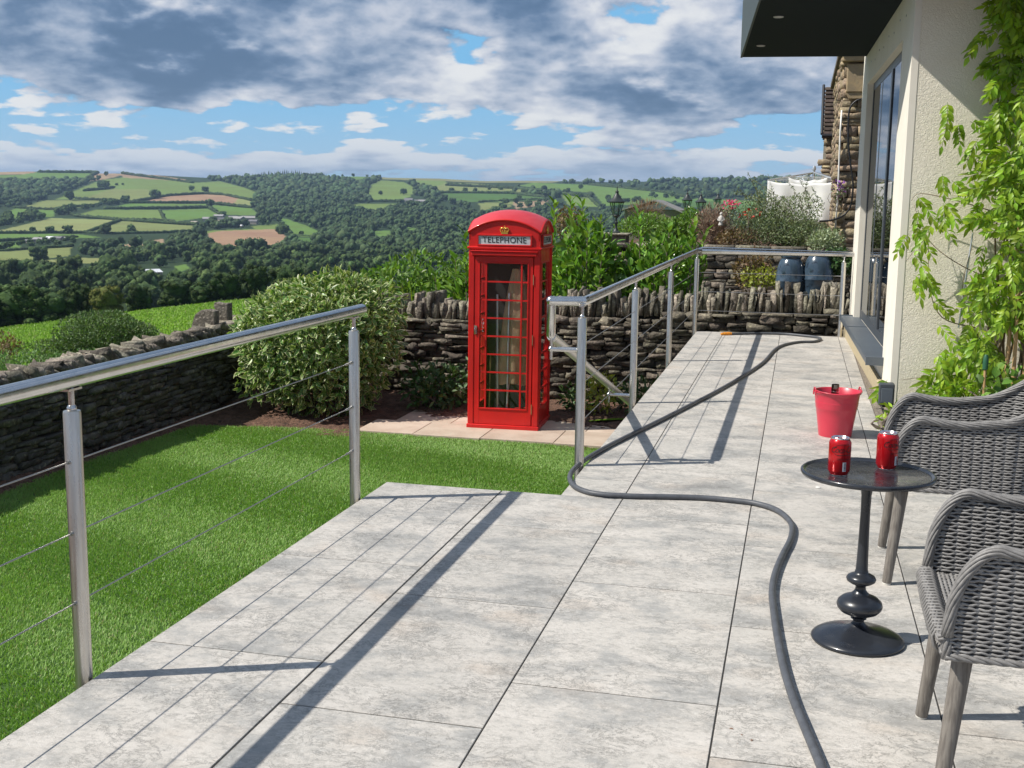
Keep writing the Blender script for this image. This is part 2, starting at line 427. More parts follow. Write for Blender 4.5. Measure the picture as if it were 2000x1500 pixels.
# lawn: real blades on a green mat
LAWN = [(-5.95, -1), (-1.9, -1), (-1.9, 8.0), (-1.04, 8.0), (-1.04, 10.62), (-2.05, 10.68), (-2.7, 10.78), (-4.0, 10.82), (-4.6, 10.74), (-5.2, 10.68), (-5.9, 10.52), (-5.98, 8.6), (-5.95, 7.0)]
grassbase = mat('lawn_mat', (.030, .075, .012), .9, base2=(.045, .10, .018), nscale=30)
g = MB(); g.prism([LAWN[i] for i in range(len(LAWN))], LZ-.05, LZ-.022); tag(g.build('lawn_base', grassbase, smooth=None), kind='structure')
def inpoly(x, y, poly):
    ins = np.zeros(np.shape(x), bool); n = len(poly); j = n-1
    for i in range(n):
        xi, yi = poly[i]; xj, yj = poly[j]
        c = ((yi > y) != (yj > y)) & (x < (xj-xi)*(y-yi)/((yj-yi) if yj != yi else 1e-9)+xi)
        ins ^= c; j = i
    return ins
def grassmat(name, a, b_, tip, sheen_stripes=False):
    m = bpy.data.materials.new(name); m.use_nodes = True; t = NT(m.node_tree)
    tcn = t.n('ShaderNodeTexCoord'); rnd = t.n('ShaderNodeNewGeometry').outputs['Random Per Island']
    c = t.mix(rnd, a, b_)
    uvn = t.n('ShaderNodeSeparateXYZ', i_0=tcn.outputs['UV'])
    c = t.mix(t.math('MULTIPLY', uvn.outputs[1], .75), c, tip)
    if sheen_stripes:      # alternate bands tinted paler, painting how brushed pile catches light; noise breaks them up
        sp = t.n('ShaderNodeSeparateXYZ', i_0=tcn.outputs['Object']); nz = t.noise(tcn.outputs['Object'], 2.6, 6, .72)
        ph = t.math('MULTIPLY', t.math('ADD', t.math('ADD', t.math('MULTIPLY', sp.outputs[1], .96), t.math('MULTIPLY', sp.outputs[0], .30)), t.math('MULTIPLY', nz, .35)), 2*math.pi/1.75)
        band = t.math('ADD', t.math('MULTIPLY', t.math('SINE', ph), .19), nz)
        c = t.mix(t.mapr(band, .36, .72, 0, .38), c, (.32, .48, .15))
    c = t.mix(t.math('GREATER_THAN', t.math('FRACT', t.math('MULTIPLY', rnd, 41.7)), .93), c, (.30, .30, .12))
    p = t.n('ShaderNodeBsdfPrincipled', i_Base_Color=c, i_Roughness=.55)
    tr = t.n('ShaderNodeBsdfTranslucent', i_0=t.mix(1., c, (1.2, 1.4, .5), 'MULTIPLY'))
    t.n('ShaderNodeOutputMaterial', i_Surface=t.n('ShaderNodeMixShader', i_0=.25, i_1=p.outputs[0], i_2=tr.outputs[0]).outputs[0]); return m
def blades(P, H_, W_, lean, leandir):
    n = len(P); a = rng.uniform(0, 6.283, n); side = np.stack([np.cos(a), np.sin(a), 0*a], 1)
    top = P+np.stack([np.cos(leandir)*lean, np.sin(leandir)*lean, np.sqrt(np.clip(1-lean**2, .1, 1))], 1)*H_[:, None]
    mid = P+(top-P)*.5+np.array([0, 0, 1])*H_[:, None]*.12
    V = np.stack([P-side*W_[:, None]/2, P+side*W_[:, None]/2, mid+side*W_[:, None]*.45, mid-side*W_[:, None]*.45, top], 1)
    uv = np.tile(np.array([[0, 0], [1, 0], [1, .5], [0, .5], [.5, 1]], np.float32), (n, 1))
    i = np.arange(n)[:, None]*5
    F = np.concatenate([i+np.array([0, 1, 2]), i+np.array([0, 2, 3]), i+np.array([3, 2, 4])], 0)
    return V.reshape(-1, 3), F, uv
n = 760000
gxp = rng.uniform(-6.0, -1.06, n); gyp = rng.uniform(1.2, 10.9, n)
ok = inpoly(gxp+rng.normal(0, .02, n), gyp+rng.normal(0, .02, n), LAWN); gxp, gyp = gxp[ok], gyp[ok]; n = len(gxp)
lo = vnoise(gxp*1.0, gyp*.55, 11, 3, 2.2)+.4*vnoise(gxp, gyp, 12, 3, 6)
stripe = rng.normal(0, 1.1, n)+np.tanh(2.2*np.sin((gyp*.96+gxp*.30+.10*lo)*2*math.pi/1.75)); ldir = np.where(stripe > 0, 1.2, 4.3)+.9*lo+rng.normal(0, .7, n); lean = np.clip(.50+.22*lo+rng.normal(0, .2, n), .02, .92)
Vg, Fg, uvg = blades(np.stack([gxp, gyp, np.full(n, LZ-.024)], 1), rng.uniform(.018, .032, n), rng.uniform(.003, .0055, n), lean, ldir)
lawnm = grassmat('lawn_blades', (.090, .235, .024), (.20, .39, .044), (.34, .51, .14), sheen_stripes=True)
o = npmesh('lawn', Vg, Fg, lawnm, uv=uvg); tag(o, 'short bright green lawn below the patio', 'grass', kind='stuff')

# ================================================================== stones
def _cube():
    pts = {}; V = []; F = []
    def idx(p):
        k = tuple(p)
        if k not in pts: pts[k] = len(V); V.append(k)
        return pts[k]
    for ax in range(3):
        for s in (-1, 1):
            o1, o2 = [a for a in range(3) if a != ax]
            for i in (-1, 0):
                for j in (-1, 0):
                    q = []
                    for di, dj in ((0, 0), (1, 0), (1, 1), (0, 1)):
                        p = [0, 0, 0]; p[ax] = s; p[o1] = i+di; p[o2] = j+dj; q.append(idx(p))
                    flip = (s > 0) ^ (ax == 1)
                    F.append(q if flip else q[::-1])
    return np.array(V, float), np.array(F)
CV, CFc = _cube()
def stones(C, S, rot=None, jit=.10, roundness=.22):
    """rounded rough blocks: C centres, S full sizes, rot (n,3,3)"""
    C = np.asarray(C, float); S = np.asarray(S, float); n = len(C)
    nb = CV/np.linalg.norm(CV, axis=1, keepdims=True)*1.25
    base = CV*(1-roundness)+nb*roundness
    V = base[None]*(S[:, None]/2)
    V = V+rng.normal(0, 1, V.shape)*jit*np.minimum(S.min(1)[:, None, None], .12)
    if rot is not None: V = np.einsum('nij,nkj->nki', rot, V)
    V = V+C[:, None]
    F = CFc[None]+(np.arange(n)*len(CV))[:, None, None]
    return V.reshape(-1, 3), F.reshape(-1, 4)
def cat(parts):
    V = []; F = []; o = 0
    for v, f in parts: V.append(v); F.append(f+o); o += len(v)
    return np.concatenate(V), np.concatenate(F)
def rotm(ax, a):
    c, s = np.cos(a), np.sin(a); z = np.zeros_like(c); o = np.ones_like(c)
    if ax == 0: m = [[o, z, z], [z, c, -s], [z, s, c]]
    elif ax == 1: m = [[c, z, s], [z, o, z], [-s, z, c]]
    else: m = [[c, -s, z], [s, c, z], [z, z, o]]
    return np.moveaxis(np.array(m), -1, 0)
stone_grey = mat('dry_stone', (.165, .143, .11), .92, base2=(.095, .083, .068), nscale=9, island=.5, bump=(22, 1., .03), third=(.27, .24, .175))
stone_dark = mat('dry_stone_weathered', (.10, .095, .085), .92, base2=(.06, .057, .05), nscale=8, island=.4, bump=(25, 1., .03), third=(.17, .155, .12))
cope_l = mat('weathered_coping_stone', (.25, .225, .18), .92, base2=(.14, .125, .10), nscale=10, island=.5, bump=(28, 1., .03), third=(.36, .32, .25))
cope_m = mat('lichened_coping_stone', (.25, .225, .175), .92, base2=(.14, .125, .10), nscale=14, island=.5, bump=(28, 1., .03), third=(.42, .385, .30))
gapm = mat('wall_core_shadow_stone', (.035, .032, .028), .95)

def courses(length, h0, h1, ch=(.03, .10), cl=(.10, .34), bot=0.):
    """random rubble courses in (u, z): returns list of (u, z, w, h)"""
    out = []; z = bot
    while z < max(h0, h1):
        h = rng.uniform(*ch); u = -rng.uniform(0, .2)
        while u < length:
            wd = rng.uniform(*cl)*(1.3 if h < .06 else 1)
            top = h0+(h1-h0)*min(max(u/length, 0), 1)
            if z+h*.6 < top:
                if h > .075 and rng.random() < .3:
                    hh = h*rng.uniform(.4, .6); out.append((u+wd/2, z+hh/2, wd, hh)); out.append((u+wd/2+rng.uniform(-.02, .02), z+hh+(h-hh)/2, wd*.95, h-hh))
                else: out.append((u+wd/2, z+h/2+rng.uniform(-.006, .006), wd, h*rng.uniform(.92, 1.05)))
            u += wd
        z += h*.97
    return np.array(out)

# back dry stone wall with upright cock-and-hen coping, y = 13
bw = thing('dry_stone_wall', 'dry stone wall with upright jagged coping stones behind the red phone box', 'wall', (-1.5, 13, LZ))
def wtop(x): return .02+.075*(x+6.3)*.9 - .03       # z of the coursed top along x (absolute)
c = courses(8.8, .80, 1.28, (.03, .10), (.08, .30))
C = np.stack([c[:, 0]-4.9, rng.uniform(-.02, .03, len(c))-.02, c[:, 1]], 1); S = np.stack([c[:, 2]*.97, rng.uniform(.18, .27, len(c)), c[:, 3]*.93], 1)
V, F = stones(C, S, jit=.16, roundness=.10); npmesh('wall_stones', V, F, stone_grey, bw, smooth=False)
k = MB(); k.add([(-4.9, .04, 0), (3.9, .04, 0), (3.9, .04, 1.3), (-4.9, .04, .82), (-4.9, .36, 0), (3.9, .36, 0), (3.9, .36, 1.3), (-4.9, .36, .82)], [(0, 1, 2, 3), (7, 6, 5, 4), (3, 2, 6, 7), (0, 3, 7, 4), (1, 5, 6, 2)])
k.build('wall_core', gapm, bw, smooth=None)
cc = []; ss = []; a1 = []; a2 = []
x = -4.85
while x < 3.8:
    t = rng.uniform(.024, .060); h = rng.uniform(.20, .34) if rng.random() < .7 else rng.uniform(.14, .24)
    zt = .80+(x+4.9)/8.8*.48
    cc.append((x+t/2, .12+rng.uniform(-.03, .03), zt+h/2-.03)); ss.append((t*.92, rng.uniform(.24, .34), h)); a1.append(rng.normal(.03, .09)); a2.append(rng.normal(0, .06))
    x += t
V, F = stones(cc, ss, rot=rotm(1, np.array(a1))@rotm(0, np.array(a2)), jit=.20, roundness=.06); npmesh('coping_stones', V, F, cope_m, bw, smooth=False)

# left dry stone wall, along x = -6
lw = thing('dry_stone_wall', 'long low dry stone wall in shadow along the left side of the lawn', 'wall', (-6.2, 8, LZ))
c = courses(10.6, .60, .68, (.03, .085), (.08, .28))
C = np.stack([rng.uniform(-.02, .02, len(c)), c[:, 0]-5.6, c[:, 1]], 1); S = np.stack([np.full(len(c), .22), c[:, 2]*.97, c[:, 3]*.93], 1)
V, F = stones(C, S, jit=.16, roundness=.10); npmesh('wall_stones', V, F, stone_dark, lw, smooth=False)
k = MB(); k.box(-.36, -.05, -5.6, 5.0, 0, .62); k.build('wall_core', gapm, lw, smooth=None)
cc = []; ss = []; a1 = []; a2 = []; y = -5.6
while y < 5:
    t = rng.uniform(.035, .070); wv = rng.uniform(.20, .34)
    cc.append((-.14+rng.uniform(-.05, .05), y+t/2, .680+rng.uniform(-.02, .035)+.010*(y+5))); ss.append((wv, t*.95, rng.uniform(.13, .24))); a1.append(rng.normal(.85, .20)); a2.append(rng.normal(0, .20)); y += t*.92
V, F = stones(cc, ss, rot=rotm(0, np.array(a1))@rotm(2, np.array(a2)), jit=.20, roundness=.05); npmesh('coping_stones', V, F, cope_l, lw, smooth=False)

# two standing slabs by the left wall corner
for i, (px, py, wd, h, cx, nm) in enumerate(((400, 658, .29, .27, 0, 'broad rounded standing stone slab beyond the left wall'), (432, 655, .12, .34, 0, 'tall narrow standing stone half hidden by the variegated shrub'))):
    q = ony(px, py, 12.0+.25*i)
    mb = MB(); pts = []
    top = h+.05
    if i == 0: out = [(-wd/2, -.5), (wd/2, -.5), (wd/2+.01, top*.95), (wd*.25, top), (-wd*.05, top*.97), (-wd*.32, top*.8), (-wd*.47, top*.45)]
    else: out = [(-wd/2, -.5), (wd*.9, -.5), (wd, top*.98), (wd*.2, top*.96), (-wd*.45, top), (-wd*.52, top*.86), (-wd*.40, top*.8)]
    mb.extrude_y([(a, b_) for a, b_ in out], -.05, .07)
    o = mb.mesh('standing_stone', cope_m, 0)
    ob = link('standing_stone', o); ob.location = q; bv = ob.modifiers.new('b', 'BEVEL'); bv.width = .012; bv.segments = 2
    tag(ob, nm, 'stone')

# ================================================================== leaves
def leaf_batch(P, D, N, L, W, fold=.18, curl=.12):
    D = D/np.linalg.norm(D, axis=1, keepdims=True); B = np.cross(N, D); B /= np.linalg.norm(B, axis=1, keepdims=True)+1e-9
    N = np.cross(D, B); L = np.asarray(L)[:, None]; W = np.asarray(W)[:, None]; n = len(P)
    V = np.stack([P, P+D*L*.38+B*W*.48+N*W*fold, P+D*L*.72+B*W*.34+N*W*fold*.6-N*L*curl*.3, P+D*L-N*L*curl, P+D*L*.72-B*W*.34+N*W*fold*.6-N*L*curl*.3, P+D*L*.38-B*W*.48+N*W*fold, P+D*L*.5], 1)
    uv = np.tile(np.array([[.3, 0], [1, .4], [1, .7], [.9, 1], [1, .7], [1, .4], [0, .5]], np.float32), (n, 1))
    i = np.arange(n)[:, None]*7
    F = np.concatenate([i+np.array(q) for q in ((0, 1, 6), (1, 2, 6), (2, 3, 6), (3, 4, 6), (4, 5, 6), (5, 0, 6))], 0)
    return V.reshape(-1, 3), F, uv
def cards(P, D, N, L, W):
    """small 2-triangle leaves"""
    D = D/np.linalg.norm(D, axis=1, keepdims=True); B = np.cross(N, D); B /= np.linalg.norm(B, axis=1, keepdims=True)+1e-9
    L = np.asarray(L)[:, None]; W = np.asarray(W)[:, None]; n = len(P)
    V = np.stack([P, P+D*L*.5+B*W*.5, P+D*L, P+D*L*.5-B*W*.5], 1); i = np.arange(n)[:, None]*4
    F = np.concatenate([i+np.array([0, 1, 2]), i+np.array([0, 2, 3])], 0)
    return V.reshape(-1, 3), F, np.tile(np.array([[.5, 0], [1, .5], [.5, 1], [0, .5]], np.float32), (n, 1))
def rdirs(n): 
    v = rng.normal(0, 1, (n, 3)); return v/np.linalg.norm(v, axis=1, keepdims=True)
def lump(d, seed, amp):
    r = np.random.default_rng(seed); o = np.zeros(len(d))
    for k in range(7):
        a = rdirs_s(r); f = r.uniform(2, 5.5); o += np.sin(d@a*f+r.uniform(0, 6.28))
    return 1+amp*o/3
def rdirs_s(r):
    v = r.normal(0, 1, 3); return v/np.linalg.norm(v)
def clump(n, c, rad, seed=0, amp=.16, inner=.45, zmin=None, up=.4):
    d = rdirs(n); Rr = lump(d, seed, amp); q = 1-(1-inner)*rng.random(n)**1.8*1.0
    P = np.array(c)+d*np.array(rad)*(Rr*q)[:, None]
    if zmin is not None:
        k = P[:, 2] > zmin; P, d = P[k], d[k]
    n = len(P)
    D = d+rng.normal(0, .8, (n, 3))+np.array([0, 0, up]); N = d*.8+rng.normal(0, .6, (n, 3))+np.array([0, 0, .5])
    return P, D, N
def foliage(name, parent, P, D, N, L, W, m, kind='leaf', **kw):
    n = len(P); Ls = L*rng.uniform(.7, 1.25, n); Ws = W*rng.uniform(.75, 1.2, n)
    if kind == 'leaf': Ls = Ls*rng.uniform(.75, 1.15, n); Ws = Ws*rng.uniform(.85, 1.2, n)
    V, F, uv = (leaf_batch if kind == 'leaf' else cards)(P, D, N, Ls, Ws, **kw)
    return npmesh(name, V, F, m, parent, uv=uv)
def stems(name, parent, base, tips, m, r0=.012, r1=.003, bend=.15):
    mb = MB()
    for t in tips:
        b0 = Vector(base)+Vector(rng.normal(0, .04, 3))*Vector((1, 1, 0)).length*.7; b0.z = base[2]
        t = Vector(t); md = (b0+t)/2+Vector(rng.normal(0, bend, 3)); md.z = b0.z+(t.z-b0.z)*.55
        pts = [b0.lerp(md, q).lerp(md.lerp(t, q), q) for q in (0, .2, .4, .6, .8, 1)]
        mb.tube(pts, [r0+(r1-r0)*q for q in (0, .2, .4, .6, .8, 1)], n=6)
    return mb.build(name, m, parent)
bark = mat('bark', (.13, .10, .075), .9, base2=(.20, .165, .13), nscale=20, bump=(40, .8, .01))
L_var = mat('variegated_leaf', (.12, .22, .045), .36, island=.5, trans=.25, uvedge=(.78, (.62, .65, .34)))
L_hedge = mat('hedge_leaf', (.14, .25, .042), .45, island=.4, trans=.3)
L_laurel = mat('laurel_leaf', (.15, .28, .04), .26, island=.42, trans=.28)
L_wist = mat('wisteria_leaf', (.26, .41, .03), .42, island=.38, trans=.40)
L_dark = mat('wild_shrub_leaf', (.10, .165, .055), .6, island=.5, trans=.25)
L_nettle = mat('wild_herb_leaf', (.13, .24, .065), .6, island=.4, trans=.25)
L_coto = mat('grey_green_leaf', (.20, .25, .13), .55, island=.45, trans=.25)
L_pale = mat('pale_variegated_leaf', (.30, .36, .22), .5, island=.35, trans=.2)
L_rust = mat('rust_leaf', (.17, .115, .055), .55, island=.5, trans=.25)
L_dry = mat('dried_stem', (.27, .17, .11), .8, island=.4, trans=.2)
L_pink = mat('pink_petal', (.75, .08, .22), .5, island=.3, trans=.3)
L_red = mat('red_petal', (.62, .07, .04), .5, island=.3, trans=.3)
L_yel = mat('yellow_green_leaf', (.30, .34, .05), .5, island=.35, trans=.3)
L_heather = mat('heather_spike', (.27, .185, .13), .8, island=.45)
L_low = mat('shade_plant_leaf', (.05, .11, .025), .55, island=.4, trans=.2)

# ================================================================== planting in and round the garden
def shrub(name, label, cat_, base, c, rad, n, L, W, m, seed, amp=.16, inner=.4, kind='leaf', ntips=16, zmin=None, up=.4, group=None, extra=None, r0=.014, **kw):
    t = thing(name, label, cat_, base, group=group); b0 = np.array(base)
    P, D, N = clump(n, np.array(c)-b0, rad, seed, amp, inner, zmin=None if zmin is None else zmin-b0[2], up=up)
    if extra:
        for (c2, r2, n2) in extra:
            P2, D2, N2 = clump(n2, np.array(c2)-b0, r2, seed+9, amp, inner, up=up); P = np.vstack([P, P2]); D = np.vstack([D, D2]); N = np.vstack([N, N2])
    foliage('foliage', t, P, D, N, L, W, m, kind, **kw)
    tp = P[rng.choice(len(P), ntips)]*.9
    stems('stems', t, (0, 0, 0), tp, bark, r0)
    return t
shrub('variegated_shrub', 'big rounded shrub of cream edged variegated leaves in the corner of the lawn', 'shrub', (-4.85, 11.75, LZ), (-5.02, 11.75, -.17), (.90, .80, .72), 8800, .095, .038, L_var, 5, .22, .45, up=-.1, ntips=60,
      extra=[((-4.72, 11.9, .12), (.50, .5, .46), 2200), ((-5.38, 11.6, -.28), (.52, .5, .46), 1900)], r0=.012)
shrub('elder_hedge', 'leafy mid green hedge behind the stone wall, left of the red phone box', 'hedge', (-4.8, 14.4, -1.2), (-5.0, 14.3, -.30), (1.15, .55, .80), 7500, .09, .045, L_hedge, 11, .20, .45,
      extra=[((-4.1, 14.2, -.38), (.85, .45, .80), 4400), ((-6.1, 14.6, -.50), (.6, .5, .76), 2200)], up=.35, r0=.02)
def laurel(label, base, c, rad, n, seed, shoots, grp='cherry laurel bushes behind the stone wall'):
    t = thing('laurel_bush', label, 'shrub', base, group=grp); b0 = np.array(base)
    P, D, N = clump(n, np.array(c)-b0, rad, seed, .22, .35, up=.9)
    Ps, Ds, Ns = [P], [D], [N]; mb = MB()
    for (x, y, z0, z1) in shoots:        # upright leafy shoots
        k = int((z1-z0)/.028); zz = np.linspace(z0, z1, k); a = np.arange(k)*2.4+rng.uniform(0, 6)
        tilt = rng.normal(0, .10, 2); f = (zz-z0)
        px_ = x+tilt[0]*f; py_ = y+tilt[1]*f
        Ps.append(np.stack([px_, py_, zz], 1)-b0); Ds.append(np.stack([np.cos(a), np.sin(a), np.full(k, .75)+.5*f/(z1-z0)], 1)); Ns.append(np.stack([-np.cos(a)*.6, -np.sin(a)*.6, np.full(k, .8)], 1))
        mb.tube([Vector((x, y, c[2]-.3))-Vector(base), Vector((px_[-1], py_[-1], zz[-1]))-Vector(base)], [.010, .004], n=6)
    P, D, N = map(np.vstack, (Ps, Ds, Ns))
    foliage('foliage', t, P, D, N, .15, .055, L_laurel, fold=.22, curl=.10)
    mb.tube([(0, 0, 0), (0.03, 0, .6)], [.03, .015], n=8); mb.build('stems', bark, t); return t
laurel('glossy laurel bush left of the red phone box, its tall shoots level with the sign', (-3.85, 13.9, -1.2), (-3.85, 13.9, .05), (.36, .38, .62), 620, 21, [(-3.95, 13.8, .3, .92), (-3.78, 13.8, .3, .80), (-4.15, 13.9, .2, .62), (-3.6, 13.9, .2, .85), (-4.3, 13.8, .1, .45), (-3.88, 14.0, .3, .70), (-3.55, 13.6, .1, .6)])
laurel('dense glossy laurel bush immediately right of the red phone box', (-2.5, 14.0, -1.1), (-2.52, 14.0, .30), (.50, .42, .72), 1500, 22, [(-2.52, 13.9, .7, 1.32), (-2.30, 13.9, .6, 1.12), (-2.75, 13.9, .6, 1.05), (-2.17, 14, .3, .82), (-2.45, 13.7, .6, 1.0), (-2.62, 13.9, .7, 1.15), (-2.3, 13.6, .3, .80)])
laurel('glossy laurel bush with tall shoots behind the middle of the walkway railing', (-1.65, 14.1, -1.1), (-1.62, 14.1, .28), (.50, .42, .66), 1350, 23, [(-1.80, 14, .5, 1.20), (-1.55, 13.9, .5, 1.02), (-1.30, 13.9, .5, 1.10), (-1.18, 14, .4, .98), (-1.98, 14, .3, .80), (-1.65, 13.7, .4, .86), (-1.42, 13.6, .3, .80), (-1.24, 13.8, .4, 1.04)])
laurel('single thin laurel shoot behind the roof of the phone box', (-3.0, 14.3, -1.1), (-3.0, 14.3, .3), (.30, .3, .6), 300, 24, [(-2.74, 14.3, .8, 1.36), (-3.02, 14.3, .5, 1.30), (-2.66, 14.3, .4, 1.1)])
# spiky yellow green plant on top of the wall left of the phone box
t = thing('sword_leaf_plant', 'tuft of yellow green strap leaves above the stone wall, left of the phone box', 'plant', (-4.35, 13.6, -.6))
n = 260; a = rng.uniform(0, 6.28, n); D = np.stack([np.cos(a)*.5, np.sin(a)*.4, np.full(n, 1.)], 1)
foliage('foliage', t, np.stack([rng.normal(0, .22, n), rng.normal(0, .08, n), rng.uniform(.25, .55, n)], 1), D, rdirs(n), .32, .022, L_yel, curl=.2); stems('stems', t, (0, 0, 0), [(.1, 0, .4), (-.1, 0, .5), (.02, 0, .6)], bark)
# low plants in the shady bed
shrub('border_plant', 'low dark leafy plant in the bed at the left foot of the phone box', 'plant', (-3.75, 12.1, LZ), (-3.78, 12.1, -.72), (.38, .3, .26), 700, .09, .04, L_low, 31, .2, .2, ntips=8)
shrub('border_plant', 'low leafy plant under the wall between the phone box and the variegated shrub', 'plant', (-3.35, 12.5, LZ), (-3.4, 12.5, -.66), (.24, .2, .25), 320, .08, .035, L_low, 32, .2, .2, ntips=6)
shrub('azalea_plant', 'small yellow green leafed plant at the foot of the wall behind the walkway railing', 'plant', (-1.98, 12.2, LZ), (-1.98, 12.2, -.68), (.22, .2, .22), 330, .075, .028, L_yel, 33, .2, .3, ntips=6)
shrub('border_plant', 'low dark green plant right of the yellow leafed plant behind the railing', 'plant', (-1.55, 12.3, LZ), (-1.55, 12.3, -.74), (.3, .2, .22), 420, .10, .02, L_low, 34, .2, .2, ntips=6)
shrub('border_plant', 'low dark green plant in the corner between the phone box and the first railing post', 'plant', (-2.3, 12.35, LZ), (-2.28, 12.35, -.78), (.2, .2, .18), 220, .08, .03, L_low, 35, .2, .2, ntips=6)
# wild growth beyond the left wall
Q_ = lambda px, py, y: tuple(ony(px, py, y))
shrub('wild_bush', 'large wild green bush growing behind the left stone wall in the field edge', 'shrub', Q_(200, 760, 12.6), Q_(200, 662, 12.6), (.55, .5, .36), 14000, .036, .016, L_dark, 41, .20, .35, kind='card', ntips=30, extra=[(Q_(262, 668, 12.6), (.32, .35, .28), 5000), (Q_(120, 695, 12.3), (.42, .4, .22), 4500)], r0=.02)
shrub('nettle_patch', 'low patch of nettles and weeds along the far side of the left wall', 'plant', Q_(60, 800, 10.5), Q_(40, 735, 10.8), (.9, .7, .19), 8500, .040, .015, L_nettle, 42, .25, .25, kind='card', ntips=14, up=.8, extra=[(Q_(230, 715, 11.6), (.75, .6, .17), 5000)])
shrub('dry_weeds', 'reddish brown dry weeds at the left edge of the view behind the wall', 'plant', Q_(5, 720, 12.4), Q_(-5, 680, 12.4), (.30, .4, .16), 900, .05, .02, L_rust, 43, .25, .25, kind='card', ntips=10, up=.8)

# ================================================================== railings
def post(mb_parent, x, y, ztop=.765, zbot=-.30, r=.0242):
    p = MB(); prof = [(r, zbot), (r, ztop-.006), (r*.93, ztop), (.011, ztop+.001)]
    p.lathe(prof, (x, y, 0), 24); o = p.build('post', brushed, mb_parent)
    q = MB(); q.tube([(x, y, ztop-.002), (x, y, .835)], .0085, 12); q.lathe([(.012, 0), (.0135, .004), (.0135, .01), (.009, .016)], (x, y, ztop), 14); q.box(x-.014, x+.014, y-.03, y+.03, .822, .828)
    q.build('rail_bracket', steel, o); return o
WZ = (.626, .425, .225)
rl = thing('steel_railing', 'stainless steel and wire railing along the lawn edge of the patio, in the left foreground', 'railing', (0, 0, 0))
RX = -1.905
for y in (.68, 2.745, 4.825): post(rl, RX, y)
h = MB(); h.tube([(RX, -.6, .852), (RX, 4.925, .852)], .0245, 32); h.lathe([(0, 0), (.0245, 0), (.0245, .003), (0, .004)], (0, 0, 0), 4) if False else None
h.build('handrail', steel, rl)
for z in WZ:
    q = MB(); q.tube([(RX, -.6, z), (RX, 4.80, z)], .0022, 8)
    for yy, dr in ((4.80, -1),): q.tube([(RX, yy, z), (RX, yy-.02, z), (RX, yy-.03, z), (RX, yy-.075, z), (RX, yy-.085, z)], [.007, .007, .0045, .0045, .003], 10)
    for yy in (2.745,): q.tube([(RX, yy-.029, z), (RX, yy-.023, z)], .006, 10); q.tube([(RX, yy+.023, z), (RX, yy+.029, z)], .006, 10)
    q.build('wire', wirem, rl)
rr = thing('steel_railing', 'stainless steel railing round the walkway, turning its far corner to the house', 'railing', (0, 0, 0))
PX = -1.05
for y in (5.78, 7.75, 9.95): post(rr, PX, y)
post(rr, PX+.01, 12.38); post(rr, .445, 12.38)
h = MB(); h.tube([(-1.215, 5.78, .845), (PX, 5.83, .845), (PX, 5.90, .846), (PX+.01, 12.30, .852), (PX+.06, 12.38, .852), (.64, 12.38, .852)], .0235, 28)
h.tube([(-1.215, 5.80, .847), (-1.215, 5.80, .67), (-1.213, 5.83, .65)], .0236, 24); h.sphere((-1.215, 5.788, .846), .0242, 20, 12)
h.build('handrail', steel, rr, smooth=50)
h = MB(); h.tube([(-1.213, 5.80, .665), (-1.20, 8.72, -.17)], .0236, 24); h.build('step_handrail', mat('satin_steel', (.74, .70, .66), .42, 1.), rr)
for (y, z) in ((5.80, .598), (7.75, .05)):
    b = MB(); b.tube([(PX, y, z), (-1.212, y, z)], .0125, 14); b.tube([(-1.212, y, z-.055), (-1.212, y, z+.055)], .008, 10); b.sphere((-1.212, y, z), .0155, 12, 8)
    b.build('rail_bracket', steel, rr)
for z in WZ:
    q = MB(); q.tube([(PX, 5.78, z), (PX+.01, 12.38, z)], .0021, 8); q.tube([(PX+.01, 12.38, z), (.445, 12.38, z)], .0021, 8)
    q.tube([(PX, 5.80, z), (PX, 5.83, z), (PX, 5.88, z)], [.006, .0045, .0035], 10); q.tube([(.42, 12.38, z), (.36, 12.38, z)], [.006, .0035], 10)
    q.build('wire', wirem, rr)

# ================================================================== house
cream = mat('cream_smooth_render', (.80, .76, .66), .8, base2=(.76, .72, .62), nscale=3)
def stucco():
    m = bpy.data.materials.new('textured_cream_render'); m.use_nodes = True; t = NT(m.node_tree)
    v = t.n('ShaderNodeTexCoord').outputs['Object']
    n1 = t.noise(v, 34, 3, .5, 1.6); r1 = t.math('ABSOLUTE', t.math('SUBTRACT', n1, .5)); h1 = t.mapr(r1, .0, .11)
    n2 = t.noise(v, 3, 3); c = t.mix(n2, (.84, .79, .65), (.79, .74, .61))
    p = t.n('ShaderNodeBsdfPrincipled', i_Base_Color=c, i_Roughness=.85)
    bn = t.n('ShaderNodeBump', i_Height=h1, i_Strength=.5, i_Distance=.0035); t.l(bn.outputs[0], p.inputs['Normal'])
    t.n('ShaderNodeOutputMaterial', i_Surface=p.outputs[0]); return m
stuc = stucco()
brick = mat('yellow_brick_plinth', (.46, .38, .24), .85, base2=(.40, .34, .22), nscale=25, bump=(40, .5, .005))
anth = mat('anthracite_frame', (.058, .068, .080), .38, base2=(.052, .060, .072), nscale=4)
sillm = mat('anthracite_sill', (.085, .105, .125), .42, base2=(.075, .09, .11), nscale=3)
soff = mat('dark_cladding', (.005, .010, .014), .8, base2=(.008, .014, .019), spec=.15, nscale=30, stretch=(1, 8, 1), bump=(30, .3, .004))
fasc = mat('slate_fascia', (.060, .078, .082), .6, base2=(.05, .066, .07), nscale=15)
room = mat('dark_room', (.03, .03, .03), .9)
HX = .645; HY = 8.2; HE = 12.62
WY0, WY1, WZ0, WZ1 = 8.86, 11.95, .25, 2.50
hs_ = thing('house', 'cream rendered house with textured wall, tall grey window and dark flat canopy', 'house', (HX, HY, 0), R(1.4))
def hp(mb, name, m, smooth=None, parent=None): 
    o = mb.build(name, m, parent or hs_, smooth=smooth)
    if parent is None: o.location = (-HX, -HY, 0)
    return o
